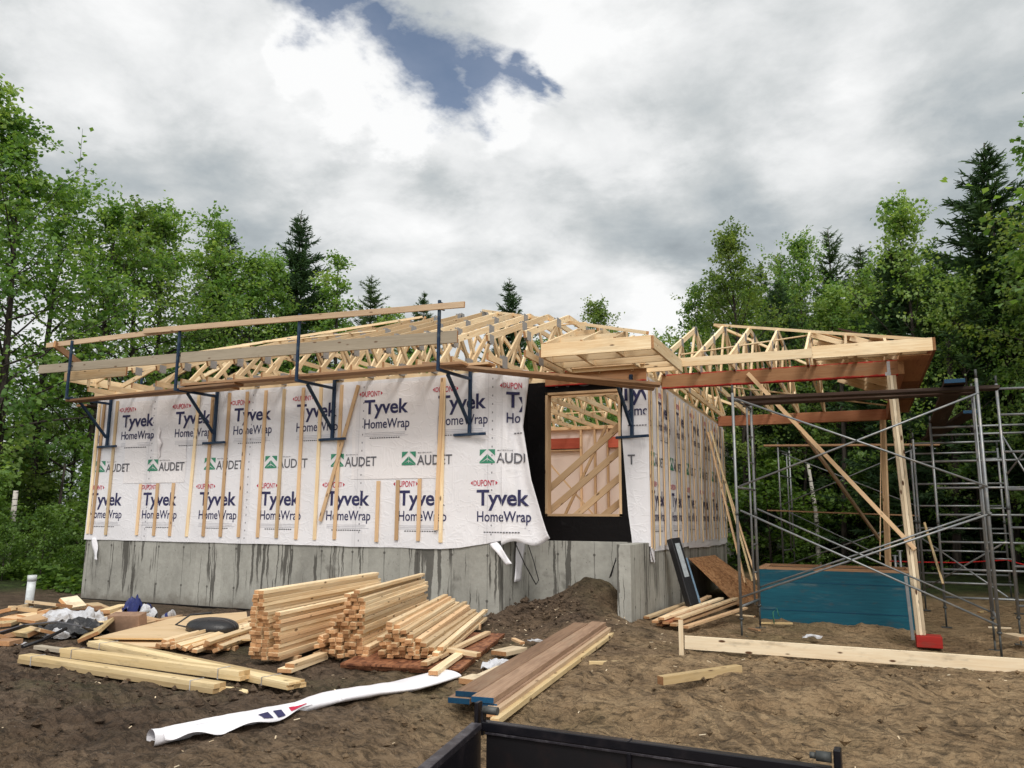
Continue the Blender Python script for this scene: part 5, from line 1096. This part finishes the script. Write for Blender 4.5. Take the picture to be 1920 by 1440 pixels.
# overturned black tub
tc = P(398, 1182, z=.12); tubo = thing('plastic_tub', 'black plastic tub lying upside down on the plywood with a bent handle', 'tub', tuple(tc))
def tubf(a, b):
    th = a * 2 * math.pi; r = math.sin(b * math.pi / 2); return tc + Vector((math.cos(th) * .36 * r ** .9, math.sin(th) * .24 * r ** .9, .15 * math.cos(b * math.pi / 2) ** .6))
m_ = MB(); m_.grid(tubf, 28, 10); m_.build('shell', 'plastic_black', tubo, solid=.006)
m_ = MB(); m_.tube([tc + Vector((-.32, -.05, .02)), tc + Vector((-.5, -.1, .05)), tc + Vector((-.42, .05, .16)), tc + Vector((-.15, .12, .19))], .012, 8); m_.build('handle', 'plastic_black', tubo)
# clods and small sticks scattered over the mud: far too many to count
mb = MB()
RP = np.array([[p.x, p.y] for p in path])
for k in range(1300):
    x, y = rng.uniform(-8.5, 2.2), rng.uniform(3.6, 10.6)
    if rng.random() < .45: x, y = rng.uniform(-7, -3), rng.uniform(3.4, 6.2)
    if k > 1000: x, y = rng.normal(-4.4, .5), rng.normal(10.9, .45)
    if np.hypot(RP[:, 0] - x, RP[:, 1] - y).min() < .38: continue
    r = abs(rng.normal()) * .017 + .008; c = Vector((x, y, G(x, y) + r * .3 + .02)); V = []
    for v in ((1, 0, 0), (0, 1, 0), (-1, 0, 0), (0, -1, 0), (0, 0, .8), (0, 0, -.8)): V.append(c + Vector(v) * r * rng.uniform(.6, 1.4))
    mb.add(V, [(0, 1, 4), (1, 2, 4), (2, 3, 4), (3, 0, 4), (1, 0, 5), (2, 1, 5), (3, 2, 5), (0, 3, 5)])
tag(mb.build('mud_clods', 'mud_clod' if 'mud_clod' in MATS else 'mud'), None, None, None, 'stuff')
mb = MB()
for k in range(200):
    x, y = rng.uniform(-7.5, 1.8), rng.uniform(3.6, 12.2)
    if k % 2: x, y = rng.normal(-3.6, .8), rng.normal(9.6, 1.0)
    th = rng.uniform(0, 3.14); L = rng.uniform(.012, .05); z = G(x, y) + .02 + .03 * rng.random(); mb.bar((x, y, z), (x + math.cos(th) * L, y + math.sin(th) * L, z + rng.uniform(-.005, .012)), rng.uniform(.004, .010), .004, (0, 0, 1))
tag(mb.build('wood_chips', 'wood_board'), None, None, None, 'stuff')

# ------------------------------------------------------------------ trees
def leafquads(pos, dirs, nrm, size, tint):
    n = len(pos); d = dirs / np.linalg.norm(dirs, axis=1, keepdims=True)
    sd = np.cross(d, nrm); sd /= np.linalg.norm(sd, axis=1, keepdims=True) + 1e-9; up = np.cross(sd, d)
    s = size[:, None]
    V = np.stack([pos, pos + d * s * .5 + sd * s * .42 + up * s * .10, pos + d * s - up * s * .12, pos + d * s * .5 - sd * s * .42 + up * s * .10], 1)
    return V.reshape(-1, 3), np.repeat(tint, 4)
def leaf_mesh(nm, V, tint, mt):
    n = len(V) // 4; me = bpy.data.meshes.new(nm)
    me.vertices.add(len(V)); me.vertices.foreach_set('co', V.astype(np.float32).ravel())
    me.loops.add(len(V)); me.loops.foreach_set('vertex_index', np.arange(len(V), dtype=np.int32)); me.polygons.add(n)
    me.polygons.foreach_set('loop_start', np.arange(0, len(V), 4, dtype=np.int32))
    at = me.attributes.new('tint', 'FLOAT', 'POINT'); at.data.foreach_set('value', tint.astype(np.float32))
    me.update(calc_edges=True); me.materials.append(MATS[mt]); return me
def trunk_mesh(nm, mb, mt):
    o = mb.build(nm, mt); me = o.data; bpy.data.objects.remove(o); return me
def decid(seed, Ht, Rc, z0, mt, bark, nl=36, leaf=.12, per=24, lean=.4, twigs=8, spread=.11):
    r = np.random.default_rng(seed); mb = MB()
    ph = r.uniform(0, 6.28); ks = np.linspace(0, 1, 11)
    tp = [Vector((lean * .25 * Ht * .1 * math.sin(ph + 2.2 * k) * k, lean * .25 * Ht * .1 * math.cos(ph + 1.7 * k) * k, Ht * k)) for k in ks]
    tr_ = [max(.012, .0125 * Ht * (1 - k) ** .8) for k in ks]
    mb.tube([Vector((tp[0].x, tp[0].y, -.4))] + tp, [tr_[0] * 1.15] + tr_, 9)
    P_, D_, S_, T_ = [], [], [], []
    for i in range(nl):
        f = (i + r.uniform(0, .8)) / nl; t = z0 + (0.985 - z0) * f ** .92
        k = t * 10; j = min(int(k), 9); c = tp[j].lerp(tp[j + 1], k - j)
        az = i * 2.4 + r.uniform(-.5, .5); prof = (1 - f) ** .70 * (.55 + .45 * min(1, f * 5)) + .20
        L = Rc * prof * r.uniform(.55, 1.45); el = R_(12 + 64 * f + r.uniform(-14, 14))
        d = np.array([math.cos(az) * math.cos(el), math.sin(az) * math.cos(el), math.sin(el)])
        pts = [np.array(c)]
        for q in range(4): d = d + np.array([*(r.normal(size=2) * .13), .03 + r.normal() * .08]); d /= np.linalg.norm(d); pts.append(pts[-1] + d * L / 4)
        rb = max(.006, tr_[j] * .38)
        mb.tube([Vector(p) for p in pts], [rb, rb * .75, rb * .5, rb * .32, .004], 5, cap=False)
        pts = np.array(pts); ct = r.uniform(.15, .85)
        for q in range(twigs):
            u = r.uniform(.22, 1.0) ** .8 * 4; a = min(int(u), 3); p = pts[a] + (pts[a + 1] - pts[a]) * (u - a)
            td = d * .7 + r.normal(size=3) * .75; td[2] = td[2] * .5 + .1; td /= np.linalg.norm(td); tl = L * r.uniform(.16, .40) + .18
            if q % 3 == 0: mb.tube([Vector(p), Vector(p + td * tl)], [.006, .003], 3, cap=False)
            n = int(per * r.uniform(.6, 1.4)); uu = r.uniform(.1, 1.05, n)
            pp = p + td * tl * uu[:, None] + r.normal(size=(n, 3)) * np.array([spread, spread, spread * .62])
            P_.append(pp); D_.append(td + r.normal(size=(n, 3)) * .8 - np.array([0, 0, .35])); S_.append(leaf * r.uniform(.6, 1.25, n)); T_.append(np.clip(ct + r.normal(size=n) * .16 + .12 * r.normal(), 0, 1))
    Pn, Dn = np.concatenate(P_), np.concatenate(D_); Nn = r.normal(size=Pn.shape) * .55 + np.array([0, 0, 1.0])
    V, T = leafquads(Pn, Dn, Nn, np.concatenate(S_), np.concatenate(T_))
    return trunk_mesh('trunk', mb, bark), leaf_mesh('crown', V, T, mt), Ht
def conifer(seed, Ht, Rc, z0, mt, dens=1.0, droop=.25, irregular=.25, strip=.28, nwh=34, expo=.85, nd=44, wr=.16):
    r = np.random.default_rng(seed); mb = MB(); mb.tube([(0, 0, -.4), (0, 0, Ht * .5), (0, 0, Ht)], [.014 * Ht, .008 * Ht, .01], 9)
    P_, D_, S_, T_ = [], [], [], []
    for i in range(nwh):
        f = (i + r.uniform(-.3, .3)) / nwh; z = Ht * (z0 + (.99 - z0) * max(0, f)); nb = int(r.integers(8, 12))
        for b in range(nb):
            if r.random() > dens: continue
            az = r.uniform(0, 6.28); L = (Rc * (1 - f) ** expo + .06) * r.uniform(1 - irregular, 1 + irregular)
            el = .45 * f - droop * (1 - f) + r.normal() * .08
            d = np.array([math.cos(az) * math.cos(el), math.sin(az) * math.cos(el), math.sin(el)]); p = np.array([0, 0, z]); pts = [p]
            for q in range(3): d = d + np.array([0, 0, .10]); d /= np.linalg.norm(d); p = p + d * L / 3; pts.append(p)
            mb.tube([Vector(x) for x in pts], [max(.005, .012 * L), .008, .005, .003], 4, cap=False); pts = np.array(pts)
            n = max(8, int(L * nd)); u = r.uniform(.03, 1.0, n) * 3; a = np.minimum(u.astype(int), 2); pp = pts[a] + (pts[a + 1] - pts[a]) * (u - a)[:, None]
            sd = np.array([-d[1], d[0], 0]); sg = r.choice([-1, 1], n)[:, None]
            dd = d * .75 + sd * sg * r.uniform(.2, 1.0, (n, 1)) + r.normal(size=(n, 3)) * .30 - np.array([0, 0, .16])
            P_.append(pp); D_.append(dd); S_.append(strip * r.uniform(.55, 1.3, n) * (.55 + .45 * (1 - u / 3.4)) * (.5 + .5 * min(1, L))); T_.append(np.clip(r.uniform(.1, .9) + r.normal(size=n) * .15, 0, 1))
    n = 26; P_.append(np.stack([np.zeros(n), np.zeros(n), r.uniform(Ht * .93, Ht, n)], 1)); D_.append(r.normal(size=(n, 3)) * np.array([1, 1, .4]) + np.array([0, 0, .5])); S_.append(np.full(n, .16)); T_.append(r.uniform(.3, .9, n))
    Pn, Dn, Sn, Tn = np.concatenate(P_), np.concatenate(D_), np.concatenate(S_), np.concatenate(T_)
    d = Dn / np.linalg.norm(Dn, axis=1, keepdims=True); Nn = r.normal(size=Pn.shape) * .4 + np.array([0, 0, 1.]); sd = np.cross(d, Nn); sd /= np.linalg.norm(sd, axis=1, keepdims=True)
    up = np.cross(sd, d); wv = (Sn * wr)[:, None]; L = Sn[:, None]
    A = np.stack([Pn - sd * wv * .5, Pn + sd * wv * .5, Pn + d * L + sd * wv * .15 - up * L * .05, Pn + d * L - sd * wv * .15 - up * L * .05], 1)
    B = np.stack([Pn + d * L * .15 + up * wv * .6, Pn + d * L * .15 - up * wv * .6, Pn + d * L * .95 - up * wv * .25, Pn + d * L * .95 + up * wv * .25], 1)
    V = np.concatenate([A.reshape(-1, 3), B.reshape(-1, 3)]); T = np.concatenate([np.repeat(Tn, 4)] * 2)
    return trunk_mesh('trunk', mb, 'bark_dark'), leaf_mesh('crown', V, T, mt), Ht
PROTO = {
    'maple': [decid(11 + k, 10, 2.7, .16, 'leaf_maple', 'bark_dark', 42, .115, 19, .8, 11, .085) for k in range(4)],
    'birch': [decid(31 + k, 10, 2.1, .28, 'leaf_birch', 'bark_birch' if k == 0 else 'bark_dark', 46, .092, 24, 1.2, 11, .08) for k in range(3)],
    'sparse': [decid(41 + k, 8, 1.3, .25, 'leaf_maple', 'bark_dark', 24, .095, 22, .6, 8, .075) for k in range(2)],
    'bush': [decid(51 + k, 3.0, 1.3, .04, 'leaf_fern' if k else 'leaf_birch', 'bark_dark', 26, .12, 18, 1.0, 7, .12) for k in range(3)],
    'spruce': [conifer(61 + k, 10, 2.35, .08, 'leaf_spruce', .95, .06, .34, .30, 42, .78, 56, .15) for k in range(3)],
    'larch': [conifer(71 + k, 10, 1.6, .20, 'leaf_larch', .85, -.02, .45, .24, 36, .60, 60, .13) for k in range(2)],
}
def tree(kind, x, y, ht, label, group=None, wide=1.0, var=None, name=None):
    tm, cm, h0 = PROTO[kind][rng.integers(len(PROTO[kind])) if var is None else var % len(PROTO[kind])]
    z = G(max(-60, min(60, x)), min(60, y)); nm = name or {'maple': 'maple_tree', 'birch': 'birch_tree', 'sparse': 'young_tree', 'bush': 'bush', 'spruce': 'spruce_tree', 'larch': 'larch_tree'}[kind]
    t = thing(nm, label, 'bush' if kind == 'bush' else 'tree', (x, y, z), group); s = ht / h0; t.scale = (s * wide, s * wide, s); t.rotation_euler.z = rng.uniform(0, 6.28)
    for nm2, me_ in (('trunk' if kind != 'bush' else 'stems', tm), ('crown' if kind != 'bush' else 'foliage', cm)):
        o = bpy.data.objects.new(nm2, me_); COL.objects.link(o); o.parent = t
    return t
def tree_px(kind, px, py, Yd, label, wide=1.0, var=None, grow=1.0):
    p = P(px, py, y=Yd); tree(kind, p.x, p.y, (p.z - G(p.x, p.y)) * grow, label, None, wide, var)
for q in (
    ('maple', -20, 185, 13.2, 'tall leafy maple cut off by the left edge of the photo', 1.0, 0), ('maple', 62, 275, 14.2, 'broad pale green maple whose branches reach furthest right at the left edge', 1.05, 1),
    ('maple', 120, 375, 17.0, 'maple between the tall left edge maples and the scaffold end', 1.1, 2), ('maple', 205, 412, 18.0, 'maple with brownish tip shoots above the left end of the guard rail', 1.0, 3),
    ('birch', 275, 425, 20.5, 'dark fine-leaved tree behind the brownish tipped maple', 1.2, 1), ('maple', 318, 412, 21.5, 'maple with spiky shoots left of the small fir', 1.0, 0),
    ('maple', 385, 445, 24.5, 'round-topped tree just left of the small fir top', 1.0, 1), ('spruce', 430, 430, 26.0, 'small fir top rising among the leafy trees left of the dark larch', 1.0, 0),
    ('maple', 478, 500, 25.5, 'leafy tree between the small fir and the dark larch', 1.0, 2), ('spruce', 565, 398, 29.5, 'tall dark ragged conifer standing highest behind the house', 1.0, 1),
    ('maple', 520, 505, 27.0, 'yellow green tree at the foot of the tall dark conifer', .9, 3), ('sparse', 640, 496, 29.0, 'thin sparse tree with a bare shoot right of the tall dark conifer', 1.1, 0),
    ('larch', 697, 515, 33.0, 'small pointed conifer above the guard rail, left of the roof peak', 1.0, 0), ('spruce', 795, 545, 36.0, 'faint conifer top behind the right end of the guard rail', .8, 2),
    ('spruce', 955, 523, 38.0, 'single conifer top just behind the roof peak', .9, 0), ('birch', 1130, 580, 38.0, 'bushy tree top behind the right slope of the main roof', 1.0, 2),
    ('maple', 600, 570, 30.0, 'low leafy tree behind the front slope of the trusses', 1.0, 1), ('maple', 735, 600, 33.0, 'low leafy tree behind the guard rail near the roof peak', 1.0, 0),
    ('sparse', 1300, 548, 24.0, 'slender sapling with few leaves between the two roofs', .9, 1), ('birch', 1352, 560, 26.5, 'loose leafy tree behind the carport roof peak', 1.05, 0),
    ('larch', 1425, 490, 29.0, 'feathery conifer left of the twin maples behind the carport', .9, 1), ('larch', 1462, 475, 30.0, 'feathery conifer standing close to the twin maples', .9, 0),
    ('maple', 1500, 468, 27.0, 'light green maple left of the tall larch', .75, 2), ('larch', 1552, 428, 28.0, 'tall feathery larch behind the middle of the carport', .95, 1),
    ('larch', 1612, 458, 30.0, 'second feathery larch right of the tall one', 1.1, 0), ('maple', 1580, 560, 25.0, 'bright green maple in front of the two larches', .9, 1),
    ('maple', 1660, 500, 26.0, 'maple right of the two larches', .9, 3), ('maple', 1695, 398, 23.5, 'maple with a long shoot rising left of the big spruce', .9, 0),
    ('maple', 1735, 500, 24.5, 'dense maple just left of the big spruce', .8, 1), ('spruce', 1845, 268, 23.5, 'big dark spruce towering at the right', 1.2, 1), ('maple', 1800, 540, 22.4, 'maple in front of the big spruce', .85, 2),
    ('maple', 1915, 500, 22.0, 'maple at the right edge in front of the big spruce', .9, 3), ('sparse', 1985, 150, 19.5, 'near maple reaching into the photo from the right edge', 1.0, 0)):
    tree_px(*q[:5], wide=q[5], var=q[6])
LG = ('leafy tree in the dense forest behind the house', 'trees of the forest behind the house'); LC = ('conifer in the dense forest behind the house', 'conifers of the forest behind the house')
LL = ('leafy tree in the dense forest left of the house', 'trees of the forest left of the house'); LR = ('leafy tree in the dark forest behind the carport', 'trees of the forest behind the carport')
def fill(n, bx_, hts, lab, kinds, mind=1.9):
    got = []; tries = 0
    while len(got) < n and tries < 4000:
        tries += 1; x, y = rng.uniform(bx_[0], bx_[1]), rng.uniform(bx_[2], bx_[3])
        if any((x - a) ** 2 + (y - b) ** 2 < mind ** 2 for a, b in got): continue
        if x > -1.52 * y - 3 and x < -13.0 and y < 21 and x > -1.19 * y: continue
        got.append((x, y)); tree(kinds[rng.integers(len(kinds))], x, y, rng.uniform(*hts), lab[0], lab[1], rng.uniform(.9, 1.15))
fill(30, (-34, -3, 24.5, 33), (6.3, 7.6), LG, ['maple', 'birch', 'maple'])
fill(16, (-46, -3, 33, 42), (7.0, 9.0), LG, ['maple', 'birch', 'spruce'], 2.5)
fill(20, (-38, -19.5, 13, 24), (5.2, 6.8), LL, ['maple', 'birch', 'maple'])
fill(30, (-3.2, 9, 23.5, 33), (7.0, 9.5), LR, ['birch', 'birch', 'maple', 'spruce'], 1.7)
fill(20, (5.4, 17, 12, 23), (8.5, 11.5), LR, ['birch', 'maple', 'spruce'], 1.9)
fill(12, (-2, 20, 33, 44), (9, 11), LR, ['maple', 'spruce', 'birch'], 2.5)
BL = ('leafy bush in the undergrowth at the forest edge', 'bushes of the undergrowth')
def bushes(n, bx_, hts, lab=BL):
    for k in range(n):
        x, y = rng.uniform(bx_[0], bx_[1]), rng.uniform(bx_[2], bx_[3])
        if x > -17 + .0 * y and y < 17.5 and x < -1: continue
        tree('bush', x, y, rng.uniform(*hts), lab[0], lab[1], rng.uniform(.8, 1.2))
for x, y, h_ in ((-15.6, 12.6, 1.1), (-16.4, 12.1, 1.4), (-17.2, 11.8, 1.0), (-15.2, 13.8, 1.9), (-18.2, 12.0, 1.7), (-15.0, 15.5, 2.6), (-16.6, 13.6, 2.2), (-19.2, 12.6, 2.0)): tree('bush', x, y, h_, BL[0], BL[1], rng.uniform(.8, 1.2))
bushes(14, (-27, -17.2, 12.5, 20), (1.2, 3.2)); bushes(16, (-30, -3, 23.5, 29), (1.5, 3.2)); bushes(22, (-3, 5.2, 23, 28), (1.0, 2.8)); bushes(8, (3.9, 7, 18, 23), (1.0, 2.6))
# single stems that stand out
def stem(px0, py0, px1, py1, Yd, r, mt, label):
    a, b = P(px0, py0, y=Yd), P(px1, py1, y=Yd); m_ = MB(); g0 = G(a.x, a.y); k = a.lerp(b, .5) + Vector((.06, 0, 0))
    t = thing('birch_tree' if 'birch' in mt else 'slim_tree', label, 'tree', (a.x, a.y, g0)); m_.tube([(a.x, a.y, g0 - .3), a, k, b], [r * 1.1, r, r * .85, r * .6], 9); m_.build('trunk', mt, t)
stem(2, 1110, 30, 920, 12.6, .085, 'bark_birch', 'white birch trunk without leaves at the left edge')
stem(1535, 1050, 1515, 870, 23.5, .07, 'bark_birch', 'thin white birch trunk seen through the scaffold braces')
stem(1500, 1055, 1512, 760, 24.6, .05, 'bark_dark', 'thin dark trunk left of the white birch behind the carport')
stem(85, 1100, 122, 870, 16.0, .05, 'bark_dark', 'slim bent grey trunk left of the house corner')
for k, (p0, p1) in enumerate(((1418, 1402), (1582, 1575), (1632, 1622), (1700, 1706), (1768, 1752), (1795, 1778), (1830, 1812), (1880, 1868), (1905, 1888))):
    stem(p0, 1070, p1, 640, 22.3 + (k * 7 % 5) * .5, .045 + .03 * (k % 3), 'bark_dark', ('first', 'second', 'third', 'fourth', 'fifth', 'sixth', 'seventh', 'eighth', 'ninth')[k] + ' bare dark trunk from the left behind the carport')
# ground cover under the trees
def cover(nm, boxes, n, h, mt, size):
    Ps = []
    for bx_ in boxes: Ps.append(np.stack([rng.uniform(bx_[0], bx_[1], n), rng.uniform(bx_[2], bx_[3], n)], 1))
    p2 = np.concatenate(Ps); keep = fbm(p2[:, 0] * .7, p2[:, 1] * .7, 3) > -.12; p2 = p2[keep]; nn = len(p2)
    Pn = np.stack([p2[:, 0], p2[:, 1], GS(p2[:, 0], p2[:, 1]) + rng.uniform(0, h, nn) ** 1.0 * rng.random(nn)], 1)
    V, T_ = leafquads(Pn, rng.normal(size=(nn, 3)) * np.array([1, 1, .3]), rng.normal(size=(nn, 3)) * .4 + np.array([0, 0, 1]), size * rng.uniform(.6, 1.4, nn), rng.random(nn))
    o = bpy.data.objects.new(nm, leaf_mesh(nm, V, T_, mt)); COL.objects.link(o); tag(o, kind='stuff')
cover('ground_cover', ((-19, -14.6, 11.6, 15), (-30, -16.6, 11.5, 22), (-30, -2, 22.5, 30), (-2, 9, 22, 30), (3.8, 9, 17, 22)), 6000, .55, 'leaf_fern', .13)
